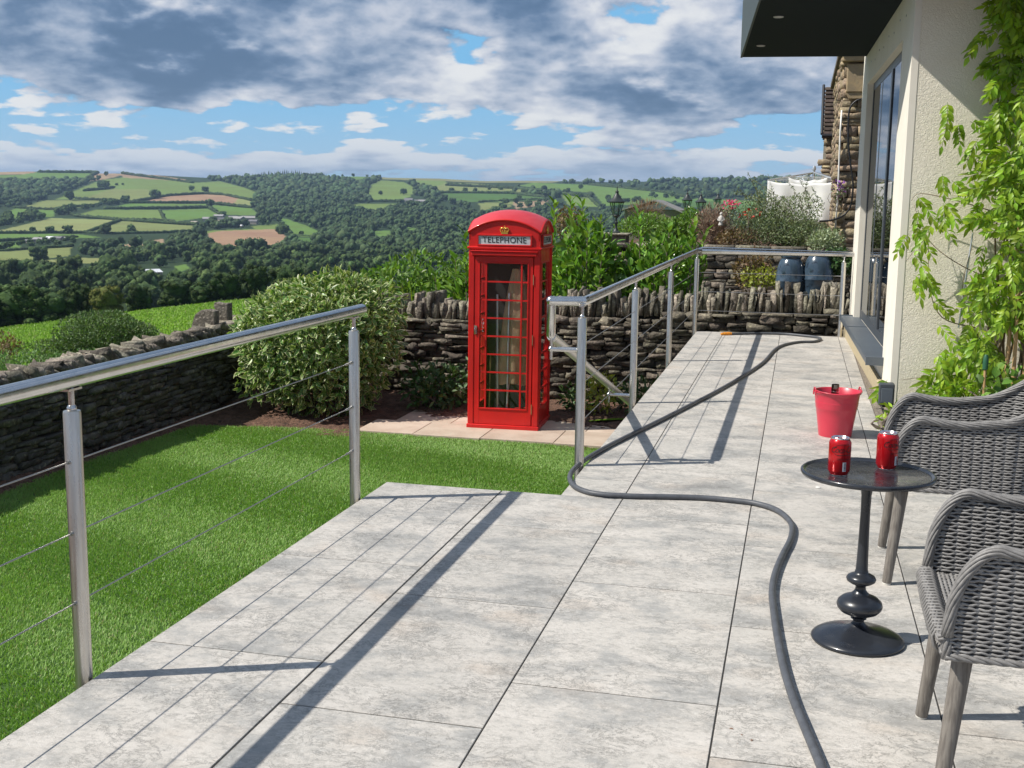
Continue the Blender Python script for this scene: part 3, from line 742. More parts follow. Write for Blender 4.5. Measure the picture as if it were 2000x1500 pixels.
b = MB(); b.box(HX+.0425, 4.2, HY, HY+.25, -.05, 3.4); hp(b, 'textured_wall', stuc)
b = MB()
b.box(HX, HX+.043, HY-.003, WY0, .0, 3.4); b.box(HX+.043, HX+.12, HY+.25, WY0, .0, 3.4)
b.box(HX, HX+.12, WY1, HE, .06, 3.4); b.box(HX, HX+.12, WY0, WY1, WZ1, 3.4); b.box(HX, HX+.12, WY0, WY1, .06, WZ0-.012)
b.box(HX+.05, 4.2, HE-.12, HE-.002, .0, 3.4)
hp(b, 'smooth_wall', cream)
b = MB(); b.box(HX-.045, HX-.002, HY+.35, HE, -.05, .095); hp(b, 'brick_plinth', brick)
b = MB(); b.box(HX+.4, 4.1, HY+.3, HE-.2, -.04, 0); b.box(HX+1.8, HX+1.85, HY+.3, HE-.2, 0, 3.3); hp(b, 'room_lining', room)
b = MB(); b.box(HX+.1, 4.2, HY+.1, HE-.05, 3.4, 3.6); hp(b, 'flat_roof', soff)
# window
wn = MB(); fx0, fx1 = HX+.055, HX+.125
segs = [WY0, 9.98, WY1]
wn.box(fx0, fx1, WY0, WY0+.075, WZ0+.002, WZ1); wn.box(fx0, fx1, WY1-.075, WY1, WZ0+.002, WZ1)
wn.box(fx0+.002, fx1-.002, WY0+.075, WY1-.075, WZ1-.07, WZ1-.002); wn.box(fx0+.002, fx1-.002, WY0+.075, WY1-.075, WZ0+.004, WZ0+.085)
wn.box(fx0-.004, fx1-.004, 10.02, 10.13, WZ0+.085, WZ1-.07); wn.box(fx0+.004, fx1-.006, 10.95, 11.03, WZ0+.085, WZ1-.07)
wf = hp(wn, 'window', anth)
for a, b_ in ((WY0+.075, 10.02), (10.13, 10.95), (11.03, WY1-.075)):
    g = MB(); g.box(fx0+.005, fx0+.011, a, b_, WZ0+.085, WZ1-.07); g.build('glass_pane', winglass, wf, smooth=None)
b = MB(); b.box(HX-.115, fx0, WY0-.10, WY1+.14, WZ0-.008, WZ0+.002); b.box(HX-.119, HX-.107, WY0-.10, WY1+.14, WZ0-.045, WZ0-.006)
b.box(HX-.125, HX+.04, WY0-.112, WY0-.098, WZ0-.05, WZ0+.010); b.box(HX-.125, HX+.0, WY1+.138, WY1+.15, WZ0-.05, WZ0+.010); b.box(HX-.117, fx0, 11.00, 11.012, WZ0, WZ0+.006)
b.build('sill', sillm, wf, smooth=None)
zinc = mat('zinc', (.4, .4, .38), .5, .8)
for i in range(8): b = MB(); y = 8.7+i*.42; b.tube([(HX-.004, y, 2.64+.03*(i % 2)), (HX+.001, y, 2.64+.03*(i % 2))], .008, 8); hp(b, 'fixing', zinc)
cp = [(-.80, 12.32), (-.375, 8.9), (-.02, 8.40), (.262, 8.035), (.50, 7.78), (1.95, 6.2), (4.2, 6.2), (4.2, 12.2), (.70, 12.2), (.70, 12.35)][::-1]
cp = [(-.672, 12.3), (-.372, 8.9), (-.02, 8.40), (.262, 8.035), (.50, 7.78), (1.95, 6.2), (4.2, 6.2), (4.2, 12.15), (.70, 12.15), (.70, 12.34)]
sk = lambda L: [(x+.0244*(y-HY), y) for x, y in L]
cp = sk(cp)
b = MB(); b.prism(cp, 2.80, 2.815); b.prism([(x*1.0+.02*(1 if x < 3 else 0), y) for x, y in cp], 2.816, 3.3)
can = hp(b, 'canopy', soff); 
b = MB(); b.prism(sk([(-.678, 12.304), (-.378, 8.9), (-.362, 8.9), (-.658, 12.304)]), 2.795, 3.34); b.prism(sk([(-.378, 8.898), (.50, 7.77), (1.95, 6.19), (1.962, 6.21), (.512, 7.79), (-.360, 8.90)]), 2.795, 3.34)
b.build('fascia', fasc, can, smooth=None)
for px, py in ((1530, 34), (1503, 90)):
    q = onz(px, py, 2.795); d = MB(); d.lathe([(0, .0), (.034, .0), (.040, .003), (.040, .008)], (q.x, q.y, 2.791), 24); d.build('downlight', mat('downlight_rim', (.5, .5, .5), .5), can)

# outdoor socket box on the wall behind the bucket
so_ = thing('outdoor_socket', 'grey weatherproof outdoor socket at the foot of the house corner behind the bucket', 'socket', (.62, 8.05, .03))
b = MB(); b.box(-.06, .04, -.05, .04, 0, .15, bev=.008); b.build('socket_box', anth, so_); b = MB(); b.box(-.045, .03, -.058, -.050, .02, .12, bev=.003); b.build('socket_cover', sillm, so_)

# ================================================================== telephone box
def text_mesh(name, s, size, ext, m, parent, mtx, space=1.0, sx=1.0, shear=0., mapf=None):
    cu = bpy.data.curves.new(name, 'FONT'); cu.body = s; cu.size = size; cu.extrude = ext; cu.align_x = 'CENTER'; cu.align_y = 'CENTER'; cu.space_character = space; cu.shear = shear; cu.resolution_u = 4
    tmp = bpy.data.objects.new('tmp', cu); COL.objects.link(tmp)
    dg = bpy.context.evaluated_depsgraph_get(); me = bpy.data.meshes.new_from_object(tmp.evaluated_get(dg)); COL.objects.unlink(tmp); bpy.data.objects.remove(tmp)
    for v in me.vertices:
        v.co.x *= sx; v.co = mapf(v.co) if mapf else mtx @ v.co
    me.materials.clear(); me.materials.append(m); return link(name, me, parent)
W2 = .36
pb = thing('telephone_box', 'red cast iron telephone box with domed roof and gold crowns standing on the stone path', 'telephone box', (-2.835, 11.215, LZ), R(2.5))
# plinth + corner posts + frame   (local: x across the front, y back, z up; front face at y=0, back at y=.72)
b = MB(); b.box(-W2-.012, W2+.012, -.012, .732, 0, .045, bev=.006); b.build('plinth', redp, pb)
b = MB()
for sx in (-1, 1):
    for (y0, y1) in ((0, .075), (.645, .72)):
        xa, xb = sorted((sx*W2, sx*(W2-.055))); b.box(xa, xb, y0, y1, .045, 1.84, bev=.004)
        xa, xb = sorted((sx*(W2-.003), sx*(W2+.006))); b.box(xa, xb, y0+.02, y1-.022, .05, 1.83)
b.box(-W2+.055, W2-.055, .002, .06, 1.745, 1.84)
for sx in (-1, 1): xa, xb = sorted((sx*(W2-.055), sx*(W2-.062))); b.box(xa, xb, .012, .06, .045, 1.745)
b.build('corner_posts', redp, pb)
b = MB(); b.box(-W2+.055, W2-.055, .64, .70, .045, 1.84); b.build('back_panel', redp, pb, smooth=None); b = MB(); b.box(-W2+.06, W2-.06, .622, .637, .05, 1.82); b.box(-W2+.06, W2-.06, .08, .62, 1.80, 1.815); b.box(-W2+.03, W2-.03, .07, .62, .047, .056); b.build('added_dark_lining', mat('added_dark_sheet', (.025, .022, .02), .7), pb, smooth=None)  # dark sheets added over back, ceiling and floor to darken the red interior
# cornice, fascia with arched pediments on all four faces
b = MB(); b.box(-W2-.016, W2+.016, -.016, .736, 1.815, 1.838, bev=.005); b.box(-W2+.03, W2-.03, -.028, .01, 1.752, 1.79, bev=.005); b.box(-W2+.02, W2-.02, -.036, .006, 1.79, 1.80, bev=.003)
b.build('cornice', redp, pb)
def arch(half, zs, rise, n=18):
    Rr = (half*half+rise*rise)/(2*rise); c = zs+rise-Rr; a = math.asin(half/Rr)
    return [(Rr*math.sin(a-2*a*i/n), c+Rr*math.cos(a-2*a*i/n)) for i in range(n+1)]
fr = arch(W2, 1.985, .115)
b = MB(); b.extrude_y([(-W2, 1.838), (W2, 1.838)]+fr, 0, .72); body = b.build('fascia', redp, pb, smooth=30)
for (xa, xb) in ((-W2, -W2+.02), (W2-.02, W2)):
    b = MB(); pl_ = [(.0, 1.90), (.72, 1.90)]+[(.36+q, z) for q, z in arch(.36, 1.985, .115)]; b.extrude_y(pl_, xa, xb); b.v = [(v[1], v[0], v[2]) for v in b.v]; b.f = [f[::-1] for f in b.f]; b.build('side_pediment', redp, pb, smooth=30)
# raised arch rims
b = MB()
for y in (-.003, .723): b.tube([(x, y, z+.004) for x, z in arch(W2+.004, 1.980, .118)], .013, 8)
for x in (-W2-.003, W2+.003): b.tube([(x, .36+q, z-.0) for q, z in arch(.364, 1.980, .118)], .013, 8)
b.build('pediment_rim', redp, pb, smooth=60)
# domed (sail) roof
NN = 28; V = []; F = []
def az_(t): # arch height
    Rr = (W2*W2+.115**2)/(2*.115); return 1.985+.115-Rr+math.sqrt(max(Rr*Rr-(t*W2)**2, 0))
for i in range(NN+1):
    for j in range(NN+1):
        u_ = -1+2*i/NN; v_ = -1+2*j/NN
        z = az_(u_)+az_(v_)-1.985+.03*(1-u_*u_)*(1-v_*v_)*1.0 - .055*(1-u_*u_)*(1-v_*v_)
        V.append((u_*W2, .36+v_*.36, z+.012))
for i in range(NN):
    for j in range(NN): a = i*(NN+1)+j; F.append((a, a+NN+1, a+NN+2, a+1))
roofred = mat('sun_faded_red_paint', (.60, .045, .055), .45, base2=(.54, .03, .04), nscale=4, coat=.2)
b = MB(); b.add(V, F); b.build('roof', roofred, pb, smooth=80)
# signs
for face in range(4):
    mt = Matrix.Translation((0, .36, 0)) @ Matrix.Rotation(face*math.pi/2, 4, 'Z') @ Matrix.Translation((0, -.36, 0))
    def tr(mb): mb.v = [tuple(mt @ Vector(v)) for v in mb.v]; return mb
    s = MB(); w_ = .262
    s.box(-w_, w_, -.006, -.001, 1.862, 1.945); sg = tr(s).build('sign', signw, pb, smooth=None)
    s = MB(); s.box(-w_-.016, w_+.016, -.016, -.001, 1.945, 1.962, bev=.003); s.box(-w_-.016, w_+.016, -.016, -.001, 1.846, 1.862, bev=.003); s.box(-w_-.016, -w_, -.016, -.001, 1.862, 1.945); s.box(w_, w_+.016, -.016, -.001, 1.862, 1.945)
    tr(s).build('sign_frame', redp, sg)
    text_mesh('lettering', 'TELEPHONE', .083, .0012, blackp, sg, mt @ Matrix.Translation((0, -.0072, 1.9045)) @ Matrix.Rotation(math.pi/2, 4, 'X'), space=1.08, sx=.93)
    cr = MB(); cz = 2.000; y = -.008
    cr.box(-.034, .034, y-.006, y+.004, cz-.032, cz-.018, mi=0)
    for k, (xx, zz) in enumerate(((-.034, .004), (-.017, .006), (0, .008), (.017, .006), (.034, .004))): cr.sphere((xx, y-.003, cz-.012+zz*.6), .0062, 8, 6)
    cr.tube([(-.031, y, cz-.018), (-.044, y, cz+.006), (-.030, y, cz+.026), (-.006, y, cz+.020), (0, y, cz+.012)], .0052, 8)
    cr.tube([(.031, y, cz-.018), (.044, y, cz+.006), (.030, y, cz+.026), (.006, y, cz+.020), (0, y, cz+.012)], .0052, 8)
    cr.tube([(0, y, cz-.02), (0, y, cz+.014)], .0048, 8); cr.tube([(-.012, y, cz-.016), (-.020, y, cz+.004), (-.012, y, cz+.014)], .003, 6); cr.tube([(.012, y, cz-.016), (.020, y, cz+.004), (.012, y, cz+.014)], .003, 6)
    cr.sphere((0, y, cz+.026), .0075, 10, 8); cr.box(-.003, .003, y-.003, y+.003, cz+.032, cz+.048); cr.box(-.008, .008, y-.003, y+.003, cz+.038, cz+.043)
    tr(cr).build('crown_emblem', gold, pb, smooth=60)
# door and glazed sides: frame, glazing bars, panes
def lattice(face, name, fw, z0, z1, gx0, gx1, gz0, gz1, x0, x1, yoff, dep):
    mt = Matrix.Translation((0, .36, 0)) @ Matrix.Rotation(face*math.pi/2, 4, 'Z') @ Matrix.Translation((0, -.36, 0))
    T = lambda mb: (setattr(mb, 'v', [tuple(mt @ Vector(v)) for v in mb.v]), mb)[1]
    f = MB(); y0, y1 = yoff, yoff+dep
    f.box(x0, gx0, y0, y1, z0, z1, bev=.003); f.box(gx1, x1, y0, y1, z0, z1, bev=.003)
    f.box(gx0-.001, gx1+.001, y0+.001, y1-.001, z0, gz0); f.box(gx0-.001, gx1+.001, y0+.001, y1-.001, gz1, z1)
    # raised bead round the glazing
    e = .012
    f.box(gx0-e, gx0, y0-.007, y0+.004, gz0-e, gz1+e, bev=.002); f.box(gx1, gx1+e, y0-.007, y0+.004, gz0-e, gz1+e, bev=.002); f.box(gx0, gx1, y0-.007, y0+.004, gz0-e, gz0, bev=.002); f.box(gx0, gx1, y0-.007, y0+.004, gz1, gz1+e, bev=.002)
    fo = T(f).build(name, redp, pb)
    g = MB(); n = 8
    for i in range(1, n): z = gz0+(gz1-gz0)*i/n; g.box(gx0, gx1, y0+.001, y0+.021, z-.0075, z+.0075)
    wn_ = .062
    for x in (gx0+wn_, gx1-wn_): g.box(x-.0075, x+.0075, y0-.001, y0+.023, gz0, gz1)
    T(g).build('glazing_bars', redp, fo, smooth=None)
    q = MB(); q.box(gx0, gx1, y0+.008, y0+.011, gz0, gz1); T(q).build('glass_panes', glass, fo, smooth=None)
    return fo, T
dr, _T = lattice(0, 'door', 0, .05, 1.742, -.245, .238, .215, 1.675, -.296, .292, .004, .045)
for f_ in (1, 3): lattice(f_, 'side_window', 0, .05, 1.812, -.225, .225, .215, 1.675, -.285, .285, .010, .04)
b = MB(); b.box(-.300, -.270, -.010, .002, .965, 1.05, bev=.003); b.tube([(-.285, -.01, 1.03), (-.285, -.035, 1.025), (-.285, -.038, .99), (-.285, -.030, .965)], .008, 10); b.build('handle', steel, dr)
hgm = mat('brass_hinge', (.6, .42, .25), .35, .8)
for z in (.22, .92, 1.52): b = MB(); b.tube([(.297, -.004, z-.05), (.297, -.004, z+.05)], .0045, 8); b.build('hinge', hgm, dr)
text_mesh('pull_lettering', 'P\nU\nL\nL', .036, .0008, mat('white_letter', (.8, .8, .8), .5), dr, Matrix.Translation((-.214, .010, 1.055)) @ Matrix.Rotation(math.pi/2, 4, 'X'))
# things kept inside the box
def inside(x, y, z): return pb.matrix_basis @ Vector((x, y, z))
ct = MB(); N_ = 40; rows = 26; V = []; F = []
for i in range(rows+1):
    q = i/rows; z = 1.62-1.17*q
    wx = .05+.085*min(1, q*2.2)+.01*math.sin(q*9); cx = .095-.05*q+.012*math.sin(q*7)
    for j in range(N_):
        a = 2*math.pi*j/N_; fold = 1+.20*math.sin(a*5+q*2.3)*q+.10*math.sin(a*9-q*5)
        V.append((cx+.015+wx*math.cos(a)*fold, .135+.045*math.sin(a)*fold, z+.012*math.sin(a*3)*(i > rows-2)))
for i in range(rows):
    for j in range(N_): k = (j+1) % N_; F.append((i*N_+j, i*N_+k, (i+1)*N_+k, (i+1)*N_+j)) if True else None
F.append(tuple(range(N_)))
ct.add(V, F); co = ct.build('coat', tan_cloth, smooth=80); co.matrix_world = pb.matrix_basis.copy(); tag(co, 'tan cloth coat hanging inside the red phone box', 'coat')
def pole(nm, label, cat_, pts, r, m):
    b = MB(); b.tube(pts, r, 10); o = b.build(nm, m); o.matrix_world = pb.matrix_basis.copy(); tag(o, label, cat_); return o
alum = mat('pale_aluminium', (.62, .66, .70), .35, .7); 
pole('metal_pole', 'long silver pole standing near the middle of the phone box', 'pole', [(-.068, .085, .05), (-.085, .09, 1.36)], .011, alum)
pole('metal_pole', 'silver pole leaning behind the coat in the phone box', 'pole', [(.03, .08, .05), (.038, .085, 1.38)], .010, alum)
pole('metal_pole', 'short thin silver pole leaning below the coat hem in the phone box', 'pole', [(.0, .12, .05), (.035, .2, .55)], .008, alum)
pole('walking_cane', 'short cane with a yellow upper part at the left inside the phone box', 'cane', [(-.165, .12, .05), (-.158, .13, .74)], .007, mat('bamboo_cane', (.55, .42, .15), .6, base2=(.06, .04, .03), nscale=4))
b = MB(); b.lathe([(.07, 0), (.085, .10), (.088, .11)], (.15, .3, .06), 20); o = b.build('plastic_tub', mat('red_plastic', (.5, .03, .04), .4)); o.matrix_world = pb.matrix_basis.copy(); tag(o, 'red plastic tub at the bottom right inside the phone box', 'tub')

# ================================================================== hose
hz = .0135
hp_ = [onz(*q, hz) for q in [(1425, 652), (1480, 651), (1530, 652), (1565, 655), (1592, 658), (1603, 662), (1590, 667), (1560, 668), (1530, 674), (1512, 684), (1490, 708), (1450, 735), (1400, 764), (1350, 790), (1295, 818), (1240, 845), (1190, 870), (1150, 893), (1125, 912), (1113, 930), (1120, 948), (1145, 960), (1180, 966), (1240, 969), (1300, 970), (1370, 972), (1430, 977), (1480, 984), (1520, 998), (1545, 1022), (1545, 1050), (1528, 1085), (1514, 1120), (1508, 1155), (1511, 1190), (1518, 1240), (1530, 1300), (1548, 1360), (1572, 1420), (1602, 1492), (1640, 1590), (1680, 1720)]]
def smoothpath(P, k=6):
    P = [Vector(p) for p in P]; out = []
    for i in range(len(P)-1):
        p0 = P[max(i-1, 0)]; p1 = P[i]; p2 = P[i+1]; p3 = P[min(i+2, len(P)-1)]
        for j in range(k):
            t = j/k; out.append(.5*((2*p1)+(p2-p0)*t+(2*p0-5*p1+4*p2-p3)*t*t+(3*p1-p0-3*p2+p3)*t**3))
    out.append(P[-1]); return out
hosem = mat('grey_rubber_hose', (.085, .092, .105), .5, base2=(.065, .07, .08), nscale=30)
hose = thing('garden_hose', 'dark grey garden hose snaking along the whole patio and walkway', 'hose', hp_[0])
path = smoothpath(hp_); b = MB(); b.tube([p-Vector(hp_[0]) for p in path], .0125, 14); b.build('hose_pipe', hosem, hose, smooth=180)
dirh = (Vector(hp_[0])-Vector(hp_[1])).normalized(); b = MB()
b.tube([dirh*q for q in (-.02, 0, .0, .03, .03, .05, .05, .085, .10)], [.015, .015, .019, .019, .016, .016, .019, .014, .008], 16)
b.build('hose_nozzle', mat('orange_plastic', (.72, .27, .02), .4, base2=(.66, .24, .02), nscale=20), hose)

# ================================================================== bucket
bk = thing('bucket', 'red enamel bucket full of soapy water near the house wall', 'bucket', (.258, 7.02, 0), R(20))
bkm = mat('coral_red_enamel', (.60, .035, .065), .35, base2=(.55, .03, .06), nscale=4, coat=.3)
b = MB(); rp = lambda z: .094+.038*z/.262
prof = [(0.0, .006), (rp(0)-.004, .004), (rp(0), 0), (rp(0)+.002, .006)]
for z in (.05, .12, .165, .17, .175, .18, .185, .19, .195, .2, .205, .21, .235, .256): prof.append((rp(z)+(.0022 if z in (.17, .18, .19, .2) else 0), z))
prof += [(rp(.26)+.006, .260), (rp(.26)+.007, .265), (rp(.26)+.003, .269), (rp(.26)-.002, .265), (rp(.2)-.004, .2), (rp(.01)-.004, .012), (0, .012)]
b.lathe(prof, n=48); b.build('pail', bkm, bk, smooth=60)
b = MB(); b.lathe([(0, .226), (rp(.226)-.006, .226)], n=40)
b.build('water', mat('soapy_water', (.55, .35, .36), .15, base2=(.70, .55, .55), nscale=24), bk)
b = MB(); Ra = rp(.26)+.006
for s in (-1, 1): b.tube([(s*Ra, -.016+.0, .245), (s*Ra, -.017, .268), (s*Ra, -.009, .287), (s*Ra, .009, .287), (s*Ra, .017, .268), (s*Ra, .016, .245)], .0042, 8)
b.tube([(Ra*math.cos(a), -Ra*1.03*math.sin(a)-.004, .275-.010*math.sin(a)) for a in np.linspace(0, math.pi, 26)], .0032, 8); b.build('handle', bkm, bk, smooth=60)
cup = thing('steel_beaker', 'dark steel beaker standing up out of the red bucket', 'beaker', (.245, 7.0, .232))
b = MB(); b.lathe([(0, 0), (.021, 0), (.023, .04), (.022, .076), (.020, .077), (.019, .01), (0, .01)], n=24); b.build('beaker_body', mat('dark_chrome', (.25, .22, .2), .15, 1.), cup)
b = MB(); b.lathe([(.0215, .028), (.0232, .03), (.0232, .036), (.0215, .038)], n=24); b.build('ring', steel, cup)

# ================================================================== side table and cans
tb = thing('side_table', 'small round black pedestal table with turned stem holding two red cans', 'table', (.238, 3.64, 0))
tbm = mat('black_gloss_metal', (.017, .020, .027), .26, base2=(.022, .025, .031), nscale=9, coat=.2, rough2=.36)
b = MB(); b.lathe([(0, 0), (.132, 0), (.141, .003), (.1425, .008), (.139, .013), (.128, .020), (.108, .0275), (.082, .034), (.056, .040), (.036, .046), (.024, .054), (.018, .063), (.0165, .068), (.019, .071), (.024, .0735), (.024, .077), (.019, .079),
     (.017, .082), (.022, .084), (.040, .088), (.057, .096), (.067, .107), (.070, .118), (.066, .130), (.054, .141), (.038, .148), (.026, .152), (.026, .156), (.021, .160), (.0165, .168), (.0155, .177), (.020, .183), (.033, .188), (.043, .195), (.0455, .203), (.041, .211), (.030, .217), (.021, .221), (.0205, .226), (.0185, .232),
     (.0175, .26), (.0155, .34), (.0145, .42), (.0155, .47), (.020, .50), (.030, .520), (.034, .526)], n=56); b.build('pedestal', tbm, tb, smooth=70)
b = MB(); b.lathe([(.03, .5255), (.186, .526), (.197, .529), (.2005, .535), (.2005, .541), (.1965, .5445), (.192, .543), (.188, .5385), (.183, .537), (0, .537)], n=90)
b.build('table_top', mat('black_glass_top', (.018, .021, .028), .16, base2=(.035, .038, .043), nscale=14, rough2=.34, coat=.2), tb, smooth=60)
canred = mat('red_can_metal', (.56, .008, .014), .24, .45, base2=(.52, .008, .012), nscale=6, coat=.4)
canal = mat('bare_aluminium', (.78, .78, .78), .22, 1.)
canblack = mat('black_can_ink', (.025, .006, .008), .35); canwhite = mat('white_can_ink', (.75, .75, .75), .5)
def can_(loc, rot, label, logo_a):
    t = thing('drink_can', label, 'can', loc, rot, 'red drink cans on the side table')
    Rc = .0331; b = MB()
    b.lathe([(.0245, .0045), (.0265, .0015), (.030, .009), (Rc, .014), (Rc, .098), (.0322, .1025), (.0285, .1085), (.0268, .111)], n=48); b.build('can_body', canred, t, smooth=70)
    b = MB(); b.lathe([(.0268, .1108), (.0274, .1125), (.0274, .1148), (.0262, .1155), (.0252, .1145), (.0248, .1105), (.0235, .1095), (.008, .1105), (0, .1105)], n=40)
    b.tube([(-.003, -.006, .1115), (0, .004, .1115), (.001, .013, .1112)], .004, 8, flat=.3); b.build('lid', canal, t, smooth=60)
    b = MB(); b.lathe([(0, .006), (.022, .005), (.0245, .0025), (.0265, .0008), (.0262, .0030)], n=40); b.build('base_rim', canal, t, smooth=60)
    def wrap(a0, z0, vert=False):
        def f(co):
            u_, v_ = (co.y, co.x) if vert else (co.x, co.y)
            a = a0+u_/Rc if not vert else a0-u_/Rc; rr_ = Rc+.00035+co.z
            return Vector((rr_*math.cos(a), rr_*math.sin(a), z0+v_))
        return f
    text_mesh('logo_lettering', 'Coca-Cola', .0265, .00006, canblack, t, None, space=.86, shear=.42, sx=.86, mapf=wrap(logo_a, .080))
    # the big looping C strokes of the script logo
    lg = MB(); rr_ = Rc+.0006
    for (pts, wd) in (([(-.030, .010), (-.038, .006), (-.040, -.004), (-.035, -.013), (-.024, -.017), (-.010, -.017), (.02, -.0165), (.045, -.0175)], .0016), ([(-.040, .0), (-.030, .014), (-.012, .019), (.004, .0185)], .0012), ([(.003, .010), (-.002, .016), (.01, .019), (.03, .018)], .0010)):
        P_ = smoothpath([Vector((x, 0, z)) for x, z in pts], 5); V = []; F = []
        for p in P_:
            a = logo_a+p.x*.8/Rc
            V += [(rr_*math.cos(a), rr_*math.sin(a), .080+p.z*.9-wd/2), (rr_*math.cos(a), rr_*math.sin(a), .080+p.z*.9+wd/2)]
        for i in range(len(P_)-1): F.append((2*i, 2*i+2, 2*i+3, 2*i+1))
        lg.add(V, F)
    lg.build('logo_swash', canblack, t, smooth=None)
    text_mesh('small_print', 'ZERO SUGAR', .0065, .00006, canblack, t, None, mapf=wrap(logo_a, .052))
    # barcode panel
    def patch(mb, a0, a1, z0, z1, r_):
        V = []; F = []; n = 5
        for i in range(n+1): a = a0+(a1-a0)*i/n; V += [(r_*math.cos(a), r_*math.sin(a), z0), (r_*math.cos(a), r_*math.sin(a), z1)]
        for i in range(n): F.append((2*i, 2*i+2, 2*i+3, 2*i+1))
        mb.add(V, F)
    ba = logo_a-.25 if False else logo_a+.10
    lb = MB(); patch(lb, ba-.17, ba+.17, .012+.003, .043, Rc+.0003); lo_ = lb.build('label_panel', canwhite, t, smooth=None)
    lb = MB(); r0_ = random.Random(3); z = .0175
    while z < .041: h_ = r0_.choice([.0004, .0007, .001]); patch(lb, ba-.05, ba+.14, z, z+h_, Rc+.0006); z += h_+r0_.choice([.0005, .0008, .0011])
    lb.build('barcode', blackp, lo_, smooth=None); return t
can_((.150, 3.605, .5372), 0, 'left of the two red cans on the side table', -math.pi/2+.35)
can_((.298, 3.735, .5372), 0, 'right hand red can on the side table', -math.pi/2+.78)
b = MB(); q = onz(1598, 953, 0); b.sphere((0, 0, .003), .011, 14, 6, sc=(1.2, .8, .3)); o = b.build('fallen_petal', mat('white_petal', (.8, .78, .74), .6), smooth=80); o.location = q; tag(o, 'small white petal lying on the tiles beside the table top', 'petal')

for i, (px, py) in enumerate(((1466, 1447), (1433, 1424), (1448, 1436), (1442, 1452))):
    q = onz(px, py, .0015); V_, F_, _u2_ = leaf_batch(np.array([[0, 0, 0.]]), rdirs_s(rng)[None]*np.array([1, 1, .1]), np.array([[0, 0, 1.]]), [.014], [.006]); o = npmesh('leaf_scrap', V_, F_, L_dry); o.location = q; tag(o, 'tiny brown dry leaf scrap lying on the tiles left of the nearest chair leg', 'leaf', 'dry leaf scraps on the tiles')

# ================================================================== wicker armchairs
rattan = mat('grey_rattan', (.27, .265, .258), .42, base2=(.19, .185, .18), nscale=60, stretch=(1, 1, 3), bump=(260, .35, .001), rough2=.65)
rattan_rim = mat('pale_grey_rattan', (.235, .228, .22), .5, base2=(.165, .16, .155), nscale=60, bump=(260, .35, .001))
stake = mat('dark_rattan_core', (.028, .027, .028), .8)
legw = mat('weathered_grey_wood', (.215, .195, .17), .65, base2=(.13, .115, .10), nscale=26, stretch=(6, 6, .45), bump=(160, .4, .002))
HWID = .25
def planc(s, out=0.):
    """seat plan curve, s = arc length from front of +y side round the back to the -y side"""
    D1 = .36; rc = .235
    L1 = D1; Lc = math.pi*rc/2; Lb = 2*(HWID-rc)+.0; tot = 2*L1+2*Lc+Lb
    return tot
TOT = 2*.36+math.pi*.235+.03
def plan(s):
    D1, rc = .36, .235; Lc = math.pi*rc/2
    if s < D1: x, y, nx, ny = s, HWID, 0, 1
    elif s < D1+Lc: a = (s-D1)/rc; x, y, nx, ny = D1+rc*math.sin(a), HWID-rc+rc*math.cos(a), math.sin(a), math.cos(a)
    elif s < D1+Lc+.03: x, y, nx, ny = D1+rc, HWID-rc-(s-D1-Lc), 1, 0
    elif s < D1+2*Lc+.03: a = (s-D1-Lc-.03)/rc; x, y, nx, ny = D1+rc*math.cos(a), -(HWID-rc)-rc*math.sin(a), math.cos(a), -math.sin(a)
    else: q = s-(D1+2*Lc+.03); x, y, nx, ny = D1-q, -HWID, 0, -1
    return x, y, nx, ny
def wall_top(s):
    d = min(s, TOT-s)          # distance from the front edge along the curve
    ARM = .615
    if d < .10: q = d/.10; return .41+(ARM-.41)*math.sqrt(1-(1-q)**2)*1.0
    if d < .34: return ARM-.012*math.sin((d-.10)/.24*math.pi)
    q = min(1, (d-.34)/.33); q = q*q*(3-2*q); return ARM+(.87-ARM)*q
def wall_pt(s, z, off=0.):
    x, y, nx, ny = plan(s); q = (z-.36)/.5
    flare = .018*q+.0; lean = .10*max(0, q)*max(0, nx)
    return Vector((x+nx*(flare+off)+lean, y+ny*(flare+off), z))
